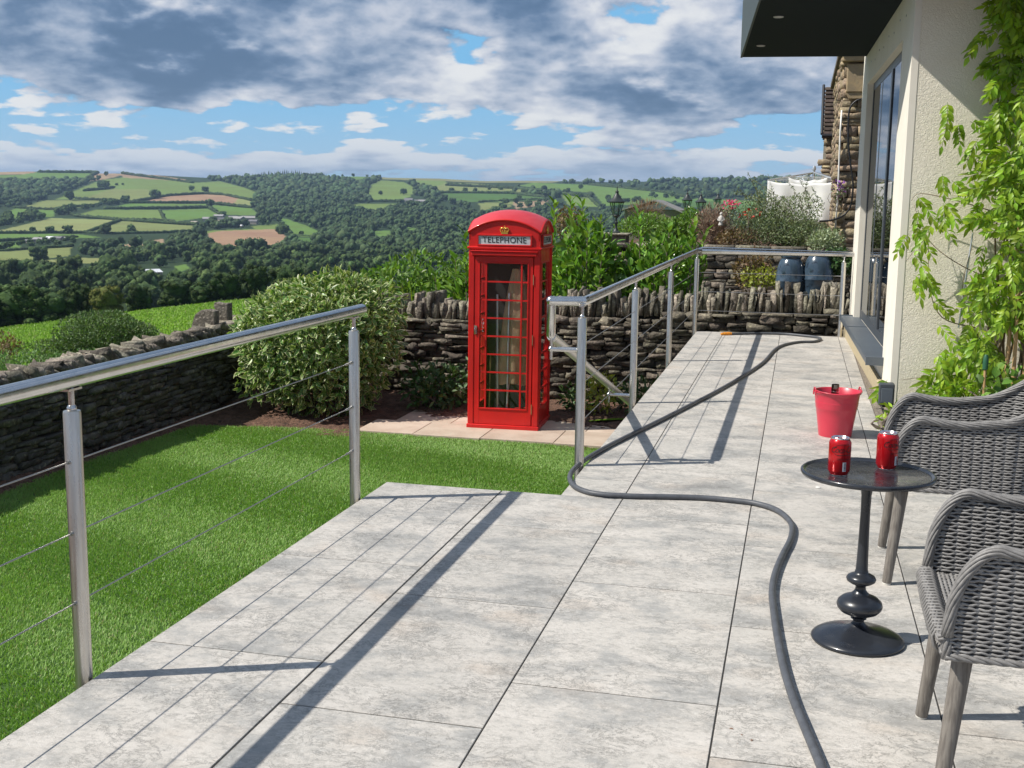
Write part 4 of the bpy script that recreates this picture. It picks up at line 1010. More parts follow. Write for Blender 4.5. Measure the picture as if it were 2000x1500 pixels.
def chair_meshes():
    # woven skin: strands run round the shell, passing in front of and behind the stakes in pairs
    pitch = .0092; z = .368; row = 0; VV = []; FF = []; base = 0
    ds = .0068; NS = int(TOT/ds); period = .034
    tops = np.array([wall_top(i*ds) for i in range(NS+1)])
    while z < .868:
        ok = tops > z+.006; i = 0
        while i <= NS:
            if not ok[i]: i += 1; continue
            j = i
            while j < NS and ok[j+1]: j += 1
            if j-i > 3:
              for twin in (0, 1):
                pr = (row+twin) % 2; rings = []
                for kx in range(i, j+1):
                    s = kx*ds; ph = 2*math.pi*s/(2*period)+math.pi*pr
                    o = .0034*math.sin(ph); zz = z+(.0016 if twin else -.0016)*math.cos(ph*2)+.0012*math.cos(ph)*(1 if twin else -1)+rng.normal(0, .0003)
                    c = wall_pt(s, zz, o+.004); x, y, nx, ny = plan(s); nn = Vector((nx, ny, 0))
                    rz, rn = .0031, .0022
                    for a in range(6):
                        an = a*math.pi/3; rings.append(c+nn*math.cos(an)*rn+Vector((0, 0, 1))*math.sin(an)*rz)
                m = j-i+1; VV += rings
                for kx in range(m-1):
                    for a in range(6): b_ = (a+1) % 6; FF.append((base+kx*6+a, base+kx*6+b_, base+kx*6+6+b_, base+kx*6+6+a))
                base += m*6
            i = j+1
        z += pitch; row += 1
    weave = npmesh('weave', [tuple(v) for v in VV], FF, rattan, False, smooth=True)
    st = MB(); s = .012
    while s < TOT-.01:
        zt = wall_top(s)-.004; zs = np.linspace(.362, zt, max(2, int((zt-.36)/.05)+2)); st.tube([wall_pt(s, z, .004) for z in zs], .0034, 6); s += period
    # inner lining so the shell is not see-through
    L = MB(); V = []; F = []; n = 90
    for i in range(n+1):
        s = TOT*i/n; zt = wall_top(s)-.012
        for k in range(5): V.append(wall_pt(s, .362+(zt-.362)*k/4, -.0000+.0040))
    for i in range(n):
        for k in range(4): a = i*5+k; F.append((a, a+5, a+6, a+1))
    L.add(V, F); L.add(st.v, st.f); lining = L.mesh('weave_core', stake, 60)
    # braided rim: bundle of twisted canes along the top edge, down the front and along the seat front
    rim = MB(); pts = []
    N = 260
    for i in range(N+1):
        s = TOT*i/N; z = wall_top(s); pts.append(wall_pt(s, z, .004))
    def bundle(mb, pts, R0, r, k, turns, open_=True):
        pts = [Vector(p) for p in pts]; L_ = [0]
        for i in range(1, len(pts)): L_.append(L_[-1]+(pts[i]-pts[i-1]).length)
        fr_ = []; t0 = (pts[1]-pts[0]).normalized(); ref = Vector((0, 0, 1)) if abs(t0.z) < .8 else Vector((1, 0, 0)); nrm = (ref-t0*ref.dot(t0)).normalized()
        for i in range(len(pts)):
            t = (pts[min(i+1, len(pts)-1)]-pts[max(i-1, 0)]).normalized(); nrm = (nrm-t*nrm.dot(t)).normalized(); fr_.append((nrm.copy(), t.cross(nrm)))
        for q in range(k):
            pp = [p+(fr_[i][0]*math.cos(2*math.pi*(q/k+L_[i]*turns))+fr_[i][1]*math.sin(2*math.pi*(q/k+L_[i]*turns)))*R0 for i, p in enumerate(pts)]
            mb.tube(pp, r, 6)
    dense = smoothpath(pts, 2)
    bundle(rim, dense, .0098, .0043, 9, 2.6)
    # seat front edge (slightly bowed), woven down over the apron
    fe = [Vector((-.010-.004*math.sin(math.pi*i/40), -HWID+2*HWID*i/40, .402)) for i in range(41)]
    bundle(rim, [Vector((.0, -HWID-.002, .408))]+fe+[Vector((.0, HWID+.002, .408))], .0085, .0042, 7, 3)
    fe2 = [Vector((-.002-.004*math.sin(math.pi*i/40), -HWID+2*HWID*i/40, .366)) for i in range(41)]
    bundle(rim, fe2, .006, .0048, 4, 8)
    for sgn in (-1, 1): bundle(rim, [Vector((.0, sgn*HWID, .415)), Vector((.002, sgn*HWID, .385)), Vector((.004, sgn*HWID, .355))], .0085, .005, 6, 5)
    # bottom rim
    bundle(rim, [wall_pt(TOT*i/160, .362, .004) for i in range(161)], .0055, .0048, 4, 8)
    # binding stitches over the front edge
    for i in range(22):
        y = -HWID+.02+(2*HWID-.04)*i/21; xo = -.004*math.sin(math.pi*(y+HWID)/(2*HWID))
        rim.tube([(xo+.020, y, .402), (xo+.004, y, .4145), (xo-.020, y+.004, .411), (xo-.0265, y+.006, .395), (xo-.022, y+.006, .372), (xo-.008, y+.004, .360)], .0036, 6)
    rimm = rim.mesh('rim', rattan_rim, 180)
    # seat: cross woven strips
    se = MB(); x = -.004
    while x < .57:
        yl = HWID-.004 if x < .36 else HWID-.235+.235*math.sqrt(max(0, 1-((x-.36)/.235)**2))-.004
        pr = int(round(x/.011)) % 2; m = 46
        se.tube([(x, -yl+2*yl*i/m, .398-.010*math.sin(math.pi*(i/m))*math.sin(math.pi*min(1, (x+.03)/.6))+.0020*(1 if (i+pr) % 2 else -1)) for i in range(m+1)], .0044, 5, flat=.7); x += .0105
    y = -HWID+.012
    while y < HWID-.01:
        xm = .36+.235*math.sqrt(max(0, 1-max(0, (abs(y)-.015)/.235)**2)); m = 26
        se.tube([(-.006+xm*i/m, y, .398-.010*math.sin(math.pi*(y+HWID)/(2*HWID))*math.sin(math.pi*min(1, (xm*i/m+.03)/.6))) for i in range(m+1)], .0030, 5, flat=.6); y += .0215
    sm = se.mesh('seat', rattan, 180)
    un = MB(); un.box(.02, .54, -.22, .22, .372, .384); und = un.mesh('seat_frame', stake, None)
    return weave, lining, rimm, sm, und
CM = chair_meshes()
def leg_mesh(top, bot, r0, r1):
    b = MB(); top, bot = Vector(top), Vector(bot); pts = [bot.lerp(top, q) for q in (0, .01, .3, .7, 1)]
    b.tube(pts, [r1*.93, r1, r1+(r0-r1)*.3, r1+(r0-r1)*.7, r0], 20); return b.mesh('leg', legw, 50)
def foot_mesh(bot):
    b = MB(); b.lathe([(.0135, 0), (.0150, .003), (.0150, .006), (.013, .009)], bot, 16); return b.mesh('foot_cap', mat('pale_glide', (.62, .60, .55), .5), 60)
legs = []
for sx, xx in ((-1, .045), (1, .50)):
    for sy in (-1, 1):
        top = (xx, sy*.205, .372); bot = (xx-.035 if sx < 0 else xx+.04, sy*.235, .006)
        legs.append((leg_mesh(top, bot, .0235, .0165), foot_mesh((bot[0], bot[1], 0))))
ch = thing('wicker_armchair', 'farther grey wicker armchair, behind the side table and cans', 'chair', (.362, 4.475, 0), R(-1.5), 'grey wicker armchairs on the patio')
for nm, me in zip(('weave', 'weave_core', 'rim', 'seat', 'seat_frame'), CM): link(nm, me, ch)
for lm_, fm_ in legs: lo_ = link('leg', lm_, ch); link('foot_cap', fm_, lo_)
c2 = copy_tree(ch); c2.location = (.365, 2.875, 0); c2.rotation_euler = (0, 0, R(-1.0)); c2['label'] = 'nearest grey wicker armchair at the bottom right, its woven seat in view'

# ================================================================== climber on the house wall
CY = HY-.06
cl = thing('wisteria_climber', 'bright green wisteria with drooping leaflets climbing the textured house wall', 'climbing plant', (1.35, CY, -.05))
# envelope of the crown in photo space, lifted onto the wall plane; each spray sits at its own distance off the wall
env = [(1945, -120), (1955, 30), (1925, 160), (1925, 230), (1960, 270), (1935, 330), (1905, 370), (1930, 440), (1920, 500), (1925, 560), (1895, 620), (1900, 680), (1830, 730), (1800, 760), (1880, 770), (1950, 740), (1965, 640), (2020, 600), (2140, 700), (2250, -120)]
extra_sprays = [(1790, 395, 14), (1815, 430, 12), (1790, 455, 12), (1782, 520, 14), (1800, 545, 12), (1845, 395, 12), (1855, 350, 16), (1900, 300, 14), (1880, 240, 14), (1815, 600, 8), (1840, 640, 8), (1745, 735, 10), (1835, 700, 20), (1800, 740, 16), (1860, 210, 14), (1905, 130, 10), (1925, 60, 10), (1940, 10, 10)]
def comp_leaves(bases, dirs, nleaf=13, L=.165, lf=.062):
    P, D, N = [], [], []; rach = []
    for b0, d in zip(bases, dirs):
        d = d/np.linalg.norm(d); side = np.cross(d, [0, -1, .25]); side /= np.linalg.norm(side); Lr = L*rng.uniform(.7, 1.2)
        nrm = np.cross(side, d); nrm = nrm if nrm[1] < 0 else -nrm; droop = rng.uniform(.15, .5)
        m = nleaf//2; prev = None
        for k in range(m+1):
            q = (k+.8)/(m+1); p = b0+d*Lr*q+np.array([0, 0, -1])*Lr*droop*q*q
            dd = d+np.array([0, 0, -1])*2*droop*q
            if k == m: P.append(p); D.append(dd); N.append(nrm)
            else:
                for s in (-1, 1):
                    P.append(p); D.append(side*s+dd*.75+np.array([0, 0, -.45])+rng.normal(0, .12, 3)); N.append(nrm+rng.normal(0, .30, 3)+np.array([0, 0, .25]))
        rach.append((b0, d, Lr, droop))
    return np.array(P), np.array(D), np.array(N), rach
bases = []; dirs = []
n = 0
while n < 680:
    px = rng.uniform(1760, 2240); py = rng.uniform(-120, 790)
    if not inpoly(np.array([px]), np.array([py]), env)[0]: continue
    off = rng.uniform(.02, .26)*min(1, .35+(px-1850)/260 if px > 1850 else .35); p = np.array(ony(px, py, CY-off))
    a = rng.normal(-1.9, .9); bases.append(p); dirs.append(np.array([math.cos(a)*1.0, -rng.uniform(.1, .9), math.sin(a)*.7+.15])); n += 1
for (px, py, k) in extra_sprays:
    for _ in range(max(1, k//6)):
        p = np.array(ony(px+rng.normal(0, 9), py+rng.normal(0, 9), CY-rng.uniform(.05, .14) if px > 1740 else 7.75)); a = rng.uniform(-2.1, -.2)
        bases.append(p); dirs.append(np.array([math.cos(a), -rng.uniform(.1, .6), math.sin(a)*.6]))
bases = np.array(bases); dirs = np.array(dirs); c0 = np.array([1.35, CY, -.05])
P, D, N, rach = comp_leaves(bases-c0, dirs)
foliage('foliage', cl, P, D, N, .068, .026, L_wist, fold=.15, curl=.22)
vine = mat('brown_vine', (.16, .11, .065), .85, base2=(.24, .18, .11), nscale=25, bump=(60, .8, .006))
b = MB()
for (b0, d, Lr, dr_) in rach:
    b.tube([Vector(b0), Vector(b0+d*Lr*.5+np.array([0, 0, -1])*Lr*dr_*.25), Vector(b0+d*Lr+np.array([0, 0, -1])*Lr*dr_)], .0016, 4, caps=False)
b.build('leaf_stalks', mat('leaf_stalk', (.16, .22, .05), .6), cl)
b = MB()
def wp(px, py, off=.03): return ony(px, py, CY-off)-Vector(c0)
for pts in ([(1960, 800), (1950, 700), (1975, 560), (1960, 420), (1940, 260), (1960, 120), (1950, -60)], [(1990, 800), (2000, 640), (1985, 480), (2010, 330), (1990, 150), (2020, -60)], [(1950, 700), (1900, 640), (1880, 560), (1900, 480)], [(1975, 560), (1880, 520), (1815, 470), (1785, 400)], [(1960, 420), (1880, 395), (1800, 378), (1780, 392)], [(1905, 640), (1840, 620), (1815, 560), (1810, 470), (1770, 510)], [(1960, 790), (1880, 745), (1830, 735), (1760, 742)], [(1865, 800), (1860, 760), (1880, 715), (1940, 690)]):
    pp = smoothpath([wp(x, y, .035+.01*(i % 2)) for i, (x, y) in enumerate(pts)], 5); m = len(pp)
    r0_ = .011 if pts[0][1] >= 800 else .0045
    b.tube(pp, [r0_*(1-.75*i/m) for i in range(m)], 7)
for i in range(7):     # twisted lower stems
    x0 = 1.24+.035*i; pp = [Vector((x0+.02*math.sin(z*9+i*2)-1.35, -.04+.02*math.cos(z*8+i), z)) for z in np.linspace(0, 1.3+.1*(i % 3), 26)]; b.tube(pp, [.010-.005*k/26 for k in range(26)], 6)
b.build('stems', vine, cl, smooth=180)
cane = mat('bamboo_stake', (.50, .33, .16), .6, base2=(.42, .26, .12), nscale=12, stretch=(4, 4, .6))
for i, (xa, za, xb, zb, lab) in enumerate(((1.33, -.1, 1.345, 1.25, 'bamboo cane standing in the wisteria, left of the three at the right edge'), (1.385, -.1, 1.36, .95, 'bamboo cane in the wisteria, the shorter middle one at the right edge'), (1.43, -.1, 1.45, 1.5, 'bamboo cane in the wisteria, the tallest one nearest the right edge'))):
    b = MB(); zz = np.linspace(0, 1, 31); b.tube([(xa+(xb-xa)*q, 7.98-.03*i, za+(zb-za)*q) for q in zz], [.0125 if k % 6 else .0142 for k in range(31)], 12); o = b.build('bamboo_cane', cane); tag(o, lab, 'cane', 'bamboo canes in the wisteria')
t = thing('garden_stake', 'thin wooden stake with a dark green rubber cap between the wicker chair and the wisteria', 'stake', (1.18, 7.75, -.05))
b = MB(); b.tube([(0, 0, 0), (-.008, 0, .40)], .0085, 10); b.build('stick', cane, t)
b = MB(); b.lathe([(.010, .385), (.017, .39), (.018, .44), (.014, .47), (.008, .482), (0, .483)], (-.008, 0, 0), 16); b.build('cap', mat('green_rubber', (.02, .10, .05), .5), t)
t = thing('grey_cane', 'thin pale grey cane leaning on the textured wall left of the wisteria', 'cane', ony(1872, 640, CY-.02))
b = MB(); b.tube([Vector((0, 0, 0)), ony(1900, 455, CY-.03)-ony(1872, 640, CY-.02)], .006, 8); b.build('stick', alum, t)
shrub('wall_foot_plant', 'leafy green herb at the wall foot between the bucket and the wicker chair', 'plant', (.62, 7.3, -.02), (.60, 7.3, .06), (.07, .12, .10), 60, .07, .02, L_wist, 51, .2, .2, ntips=8)
shrub('wall_foot_plant', 'round leafed green plant at the foot of the bamboo canes', 'plant', (1.30, 7.7, -.02), (1.32, 7.75, .17), (.20, .12, .17), 150, .07, .05, L_hedge, 52, .2, .2, ntips=8)
shrub('wall_foot_plant', 'small tangled green plant behind the capped stake', 'plant', (1.10, 7.9, -.02), (1.08, 7.9, .12), (.16, .10, .14), 130, .05, .02, L_wist, 53, .2, .2, ntips=6)

# ================================================================== neighbour's terrace beyond the wall
g = MB(); g.box(-3.1, 5, 13.42, 17.2, -1.6, -.45); tag(g.build('neighbour_yard', gravel, smooth=None), kind='structure')
g = MB(); g.prism([(-2.85, 17.15), (5, 17.15), (5, 30), (-2.0, 30), (-2.85, 19.0)], -1.6, .70); tag(g.build('terrace', soil, smooth=None), kind='structure')
rw = thing('retaining_wall', 'rough stone retaining wall of the raised garden terrace behind the blue pots', 'wall', (-2.9, 17, -.45))
c = courses(5.6, 1.12, 1.12, (.04, .12), (.12, .36)); C = np.stack([c[:, 0], rng.uniform(-.02, .03, len(c)), c[:, 1]], 1); S = np.stack([c[:, 2]*.97, np.full(len(c), .22), c[:, 3]*.93], 1)
V, F = stones(C, S, jit=.08); npmesh('wall_stones', V, F, stone_grey, rw, smooth=True)
k = MB(); k.box(-.02, 5.6, .04, .2, 0, 1.12); k.build('wall_core', gapm, rw, smooth=None)
cc = [(.25+.5*i, .05, 1.175) for i in range(11)]; V, F = stones(cc, [(.49, .34, .055)]*11, jit=.05, roundness=.12); npmesh('cap_slabs', V, F, cope_m, rw, smooth=False)
# lanterns
def lantern(q, sc, label):
    t = thing('garden_lantern', label, 'lantern', q, 0, 'black Victorian lanterns on the neighbouring terrace')
    n = 6; b = MB()
    b.lathe([(.075, 0), (.075, .015), (.05, .03), (.035, .06), (.022, .09), (.020, .15), (.034, .17), (.034, .185), (.018, .20), (.016, .255), (.03, .27), (.062, .29), (.066, .30), (.062, .308)], n=16); b.build('base', lampm, t)
    fr = MB()
    for i in range(n):
        a = math.pi*2*i/n; r0, r1 = .062, .118; fr.tube([(r0*math.cos(a), r0*math.sin(a), .305), (r1*math.cos(a), r1*math.sin(a), .52)], .0065, 6)
    fr.lathe([(.118, .512), (.126, .518), (.126, .527), (.118, .532)], n=6); fr.build('frame', lampm, t, smooth=None)
    gl = MB(); gl.lathe([(.060, .308), (.114, .515)], n=6); gl.f = [f for f in gl.f if len(f) == 4]; gl.m = gl.m[:len(gl.f)]; gl.build('glass', lampglass, t, smooth=None)
    b = MB(); b.sphere((0, 0, .40), .028, 10, 8, sc=(1, 1, 1.5)); b.build('bulb', mat('frosted_bulb', (.7, .7, .66), .4), t)
    b = MB(); b.lathe([(.150, .527), (.150, .535), (.112, .565), (.075, .60), (.050, .64), (.032, .665), (.026, .69), (.036, .70), (.020, .715), (.010, .73), (.007, .775), (0, .80)], n=12); b.build('roof', lampm, t, smooth=30)
    t.scale = (sc,)*3; return t
lampm = mat('black_cast_iron', (.018, .024, .024), .45, base2=(.03, .04, .04), nscale=10)
q = ony(1203, 455, 17.2); s1 = (ony(1203, 363, 17.2).z-q.z)/.80; lantern((q.x, q.y, q.z), s1, 'largest and nearest black lantern, standing on the stone wall right of the phone box')
pier = thing('stone_pier', 'low stone pier carrying the nearest black lantern', 'pier', (q.x, 17.2, -.4)); b = MB(); b.box(-.17, .17, -.14, .2, 0, q.z+.4-.03, bev=.01); b.build('shaft', stone_grey, pier); b = MB(); b.box(-.21, .21, -.18, .24, q.z+.4-.03, q.z+.4, bev=.008); b.build('cap', cope_m, pier)
for px, py, y, lb in ((1343, 370, 26, 'black lantern behind the conifer, left of the close pair on the terrace'), (1370, 373, 25, 'black lantern of the close pair, the right one'), (1403, 374, 36, 'smallest and farthest black lantern, left of the pink flowers')):
    q = ony(px, py, y); lan = lantern((q.x, q.y, q.z-.80*s1), s1, lb)
    b = MB(); b.tube([(0, 0, -(q.z-.8*s1-.6)/s1), (0, 0, .01)], .030, 10); b.build('post', lampm, lan)
# blue glazed pots
potm = mat('blue_glazed_pot', (.028, .052, .08), .2, base2=(.05, .08, .115), nscale=6, coat=.8, third=(.02, .03, .045))
for px, lb, sc in ((1546, 'left of the two tall blue glazed pots behind the stone wall', 1.), (1600, 'right hand tall blue glazed pot, partly behind leaves', 1.03)):
    q = ony(px, 497, 15.2); t = thing('glazed_pot', lb, 'pot', (q.x, 15.2, -.45), 0, 'tall blue glazed pots')
    b = MB(); b.lathe([(.12, 0), (.14, .02), (.165, .35), (.180, .70), (.184, .86), (.190, .868), (.190, .880), (.184, .888), (.180, .98), (.165, 1.07), (.138, 1.14), (.118, 1.165), (.130, 1.185), (.136, 1.205), (.125, 1.22), (.112, 1.19), (.11, 1.0)], n=40); b.build('pot_body', potm, t, smooth=60)
    b = MB(); b.lathe([(0, 1.12), (.122, 1.12)], n=20); b.build('compost', soil, t); t.scale = (sc, sc, sc*(q.z+.45)/1.22)
# shrubs
S_ = lambda px, py, y: tuple(ony(px, py, y))
shrub('cotoneaster_bush', 'big arching grey green bush spilling over the terrace wall in front of the white sheets', 'shrub', (-.15, 17.6, .68), S_(1535, 440, 17.5), (.60, .45, .36), 8000, .038, .015, L_coto, 61, .25, .3, kind='card', ntips=60,
      extra=[(S_(1490, 405, 17.5), (.28, .3, .22), 1300), (S_(1580, 465, 17.3), (.42, .3, .22), 3000), (S_(1470, 450, 17.4), (.35, .3, .28), 2200)], r0=.010)
t = thing('arching_twigs', 'sparse arching twigs rising above the grey green bush against the hills', 'plant', (-.3, 17.6, .8)); b = MB(); P_ = []; D_ = []
for i in range(28):
    x0, y0 = rng.uniform(1470, 1600), rng.uniform(400, 430); x1 = x0+rng.normal(-12, 38); y1 = rng.uniform(335, 395); p0 = ony(x0, y0, 17.5+rng.uniform(-.2, .2)); p1 = ony(x1, y1, 17.4+rng.uniform(-.3, .3)); md = (p0+p1)/2+Vector((0, 0, .08))
    pts = [p0.lerp(md, q).lerp(md.lerp(p1, q), q)-Vector((-.3, 17.6, .8)) for q in np.linspace(0, 1, 7)]; b.tube(pts, [.004-.0025*k/6 for k in range(7)], 5)
    for k in range(26): j = rng.integers(1, 6); f_ = rng.random(); P_.append(np.array(pts[j].lerp(pts[j+1], f_))); D_.append(rng.normal(0, 1, 3)+np.array([0, 0, .6]))
b.build('twigs', bark, t); foliage('leaves', t, np.array(P_), np.array(D_), rdirs(len(P_)), .035, .016, L_coto, 'card')
shrub('pale_variegated_bush', 'small white variegated leafed plant on the terrace edge beside the stone house', 'shrub', S_(1610, 492, 16.9), S_(1610, 472, 16.9), (.22, .18, .15), 1100, .05, .024, L_pale, 62, .2, .3, kind='card', ntips=10)
shrub('ivy_clump', 'dark green trailing plant hanging over the right hand blue pot', 'plant', S_(1645, 500, 15.6), S_(1635, 512, 15.3), (.20, .2, .17), 1000, .055, .03, L_low, 63, .3, .3, ntips=10, up=-.6)
shrub('autumn_shrub', 'small loose shrub with rusty orange and green leaves at the foot of the terrace wall', 'shrub', S_(1470, 560, 15.8), S_(1470, 525, 15.8), (.27, .2, .26), 620, .06, .03, L_rust, 64, .3, .3, ntips=22, r0=.006)
shrub('autumn_shrub', 'green leafed low branches mixed in front of the rusty shrub below the terrace', 'shrub', S_(1500, 560, 15.6), S_(1490, 545, 15.6), (.35, .2, .14), 420, .06, .03, L_yel, 65, .3, .3, ntips=12, r0=.006)
shrub('heather_clump', 'brownish purple clump of dried flower spikes on the terrace left of the big bush', 'plant', S_(1395, 480, 17.6), S_(1395, 445, 17.6), (.30, .22, .27), 3000, .085, .010, L_heather, 66, .2, .2, kind='card', ntips=40, up=1.3, r0=.004)
shrub('purple_leaf_plant', 'low dark purple and orange leafed plant on the terrace edge', 'plant', S_(1435, 480, 17.2), S_(1432, 465, 17.2), (.28, .2, .13), 620, .05, .025, L_rust, 67, .25, .3, kind='card', ntips=10)
shrub('dwarf_conifer', 'small dense dark green conifer on the terrace between two lanterns', 'conifer', S_(1347, 470, 18), S_(1347, 440, 18), (.17, .16, .26), 2200, .045, .014, L_laurel, 68, .1, .3, kind='card', ntips=8, up=1.2)
shrub('terrace_shrub', 'yellowish green shrub on the terrace right of the nearest lantern', 'shrub', S_(1265, 470, 18.5), S_(1262, 443, 18.5), (.42, .4, .17), 2600, .055, .025, L_hedge, 69, .25, .3, kind='card', ntips=24)
shrub('ornamental_grass', 'tuft of feathery brown grass rising in front of the grey bungalow roof', 'plant', S_(1265, 430, 20), S_(1262, 410, 20), (.28, .2, .13), 500, .11, .006, L_dry, 70, .2, .2, kind='card', ntips=30, up=1.8, r0=.003)
shrub('terrace_shrub', 'rust tinged leafy shrub just behind the roof side of the phone box', 'shrub', S_(1110, 470, 17), S_(1112, 432, 17), (.24, .3, .18), 700, .06, .028, L_rust, 71, .25, .3, kind='card', ntips=14)
shrub('terrace_shrub', 'low green shrub between the dwarf conifer and the laurel shoots', 'shrub', S_(1315, 470, 17.6), S_(1315, 452, 17.6), (.25, .2, .17), 1200, .06, .028, L_hedge, 72, .25, .3, ntips=14)
for lb, px, py, rad, n, m_, sd in (('spray of bright pink flowers at the left edge of the big terrace bush', 1428, 400, (.11, .1, .07), 60, L_pink, 73), ('loose orange red flowers below the pink ones on the terrace', 1462, 420, (.16, .12, .07), 24, L_red, 74), ('mauve flowers beside the corner of the stone house', 1640, 365, (.08, .08, .12), 50, mat('mauve_petal', (.35, .14, .42), .5, island=.3), 75)):
    q = ony(px, py, 17.2); t = thing('flower_spray', lb, 'flowers', q); P, D, N = clump(n, (0, 0, 0), rad, sd, .3, .1); foliage('petals', t, P, D, N, .045, .03, m_)
    P, D, N = clump(n*2, (0, 0, -.08), (rad[0], rad[1], .12), sd, .3, .1); foliage('leaves', t, P, D, N, .045, .02, L_coto, 'card'); stems('stems', t, (0, 0, -.35), [tuple(v) for v in P[:14]], bark, .003)
q = ony(1408, 440, 17.3); t = thing('garden_statue', 'small white garden statue of a seated figure among the terrace plants', 'statue', q); t.scale = (.7,)*3
b = MB(); b.lathe([(.05, 0), (.055, .02), (.04, .05), (.05, .10), (.052, .15), (.035, .19), (.018, .205)], n=14); b.sphere((0, 0, .235), .034, 12, 8); b.tube([(-.045, 0, .17), (-.065, -.03, .11), (-.02, -.05, .09)], .014, 8); b.tube([(.045, 0, .17), (.065, -.03, .11), (.02, -.05, .09)], .014, 8)
b.build('figure', mat('white_stone', (.62, .6, .56), .8, base2=(.5, .48, .45), nscale=20), t, smooth=70)

# rotary airer with sheets
q = ony(1590, 330, 20.5); ar = thing('rotary_airer', 'grey rotary clothes airer standing behind the terrace bush', 'clothes airer', (q.x, q.y, .7))
b = MB(); hz_ = q.z-.7; b.tube([(0, 0, 0), (0, 0, hz_)], .022, 12); b.lathe([(.03, hz_-.02), (.034, hz_), (.02, hz_+.05)], n=12); b.build('pole', alum, ar)
tips = []
for i in range(4):
    a = R(-152+90*i); tp = Vector((.84*math.cos(a), .84*math.sin(a), hz_-.20)); tips.append(tp); b = MB(); b.tube([(0, 0, hz_-.06), tp], .013, 8); b.tube([(0, 0, hz_-.42), tp*.5+Vector((0, 0, (hz_-.06)*.5))], .009, 6); b.build('arm', alum, ar)
b = MB()
for k in (1., .85, .7, .55): 
    for i in range(4): b.tube([Vector((tips[i].x*k, tips[i].y*k, hz_-.06-.14*k)), Vector((tips[(i+1) % 4].x*k, tips[(i+1) % 4].y*k, hz_-.06-.14*k))], .0025, 5)
b.build('clothes_lines', mat('white_line', (.7, .7, .7), .6), ar)
shm = mat('white_cotton_sheet', (.86, .86, .92), .85, base2=(.80, .80, .88), nscale=3, trans=.25)
def sheet(p0, p1, drop, lb, seed):
    r_ = np.random.default_rng(seed); p0, p1 = Vector(p0), Vector(p1); o_ = (p0+p1)/2; V = []; F = []; nx, nz = 40, 16; nn = (p1-p0).cross(Vector((0, 0, 1))).normalized(); ph = r_.uniform(0, 6)
    for j in range(nz+1):
        for i in range(nx+1):
            q = i/nx; w_ = j/nz; sag = -.05*math.sin(math.pi*q)-.02*abs(math.sin(math.pi*q*3)); f_ = (.020*math.sin(q*22+ph)+.03*math.sin(q*9+ph*2+w_))*(.2+w_)
            V.append(p0.lerp(p1, q)-o_+nn*f_+Vector((0, 0, sag-drop*w_*(1+.03*math.sin(q*5+ph)))))
    for j in range(nz):
        for i in range(nx): a = j*(nx+1)+i; F.append((a, a+1, a+nx+2, a+nx+1))
    b = MB(); b.add(V, F); o = b.build('bed_sheet', shm, smooth=180); o.location = o_; so2 = o.modifiers.new('s', 'SOLIDIFY'); so2.thickness = .004; tag(o, lb, 'sheet', 'white sheets on the airer')
wb = Vector((q.x if False else ar.location.x, ar.location.y, .7)); wl = [wb+t_ for t_ in tips]
sheet(wl[0], wl[1], .62, 'wide white bed sheet on the near side of the airer', 1); 
sheet(Vector((wb.x+tips[3].x*.85, wb.y+tips[3].y*.85, wl[0].z+.02)), Vector((wb.x+tips[0].x*.85, wb.y+tips[0].y*.85, wl[0].z+.02)), .55, 'white bed sheet on the left side of the airer', 2)
sheet(Vector((wb.x+tips[0].x*.55, wb.y+tips[0].y*.55, wl[0].z+.06)), Vector((wb.x+tips[1].x*.55, wb.y+tips[1].y*.55, wl[0].z+.06)), .8, 'inner lilac white sheet on the middle line of the airer', 3)
sheet(Vector((wb.x+tips[2].x*.85, wb.y+tips[2].y*.85, wl[0].z+.02)), Vector((wb.x+tips[1].x*.85, wb.y+tips[1].y*.85, wl[0].z+.02)), .6, 'white bed sheet on the far right side of the airer', 4)

# neighbouring stone houses
sand = mat('squared_sandstone', (.36, .275, .175), .9, base2=(.21, .165, .12), nscale=9, island=.4, bump=(20, 1., .03), third=(.36, .29, .19))
sandb = mat('dressed_sandstone', (.36, .27, .15), .85, base2=(.27, .21, .13), nscale=6, bump=(30, .5, .01))
mort = mat('dark_mortar', (.17, .14, .105), .95)
nh = thing('stone_house', 'nearer stone house of rock faced blocks just beyond the cream house', 'house', (.50, 17.6, .6))
XO = .50
b = MB(); b.box(.06, 4.0, .05, 5, -1.2, 4.2); b.build('wall_core', mort, nh, smooth=None)
c = courses(2.2, 3.4, 3.4, (.09, .17), (.18, .40), bot=-.6); C = np.stack([c[:, 0]+.10, np.full(len(c), .03)+rng.uniform(-.015, .015, len(c)), c[:, 1]], 1); S = np.stack([c[:, 2]*.96, np.full(len(c), .16), c[:, 3]*.9], 1); V1 = stones(C, S, jit=.07, roundness=.08)
c = courses(3.2, 3.4, 3.4, (.09, .17), (.18, .40), bot=-.6); C = np.stack([np.full(len(c), .03)+rng.uniform(-.015, .015, len(c)), c[:, 0]+.1, c[:, 1]], 1); S = np.stack([np.full(len(c), .16), c[:, 2]*.96, c[:, 3]*.9], 1); V2 = stones(C, S, jit=.07, roundness=.08)
V, F = cat([V1, V2]); npmesh('wall_blocks', V, F, sand, nh, smooth=True)
z0 = ony(1670, 188, 17.5).z-.6
b = MB(); b.box(.02, .30, -.14, .10, z0+.05, z0+.45, bev=.015); b.extrude_y([(.02, z0+.05), (.06, z0-.03), (.30, z0-.03), (.30, z0+.05)], -.12, .10); b.box(-.05, .4, -.2, 5.2, z0+.47, z0+.58, bev=.01); b.build('corbel_block', sandb, nh)
b = MB(); b.prism([(-.10, -.25), (4.2, -.25), (4.2, 5.3), (-.10, 5.3)], z0+.6, z0+.68); b.build('eaves', mat('dark_stone_slate', (.10, .085, .07), .85), nh)
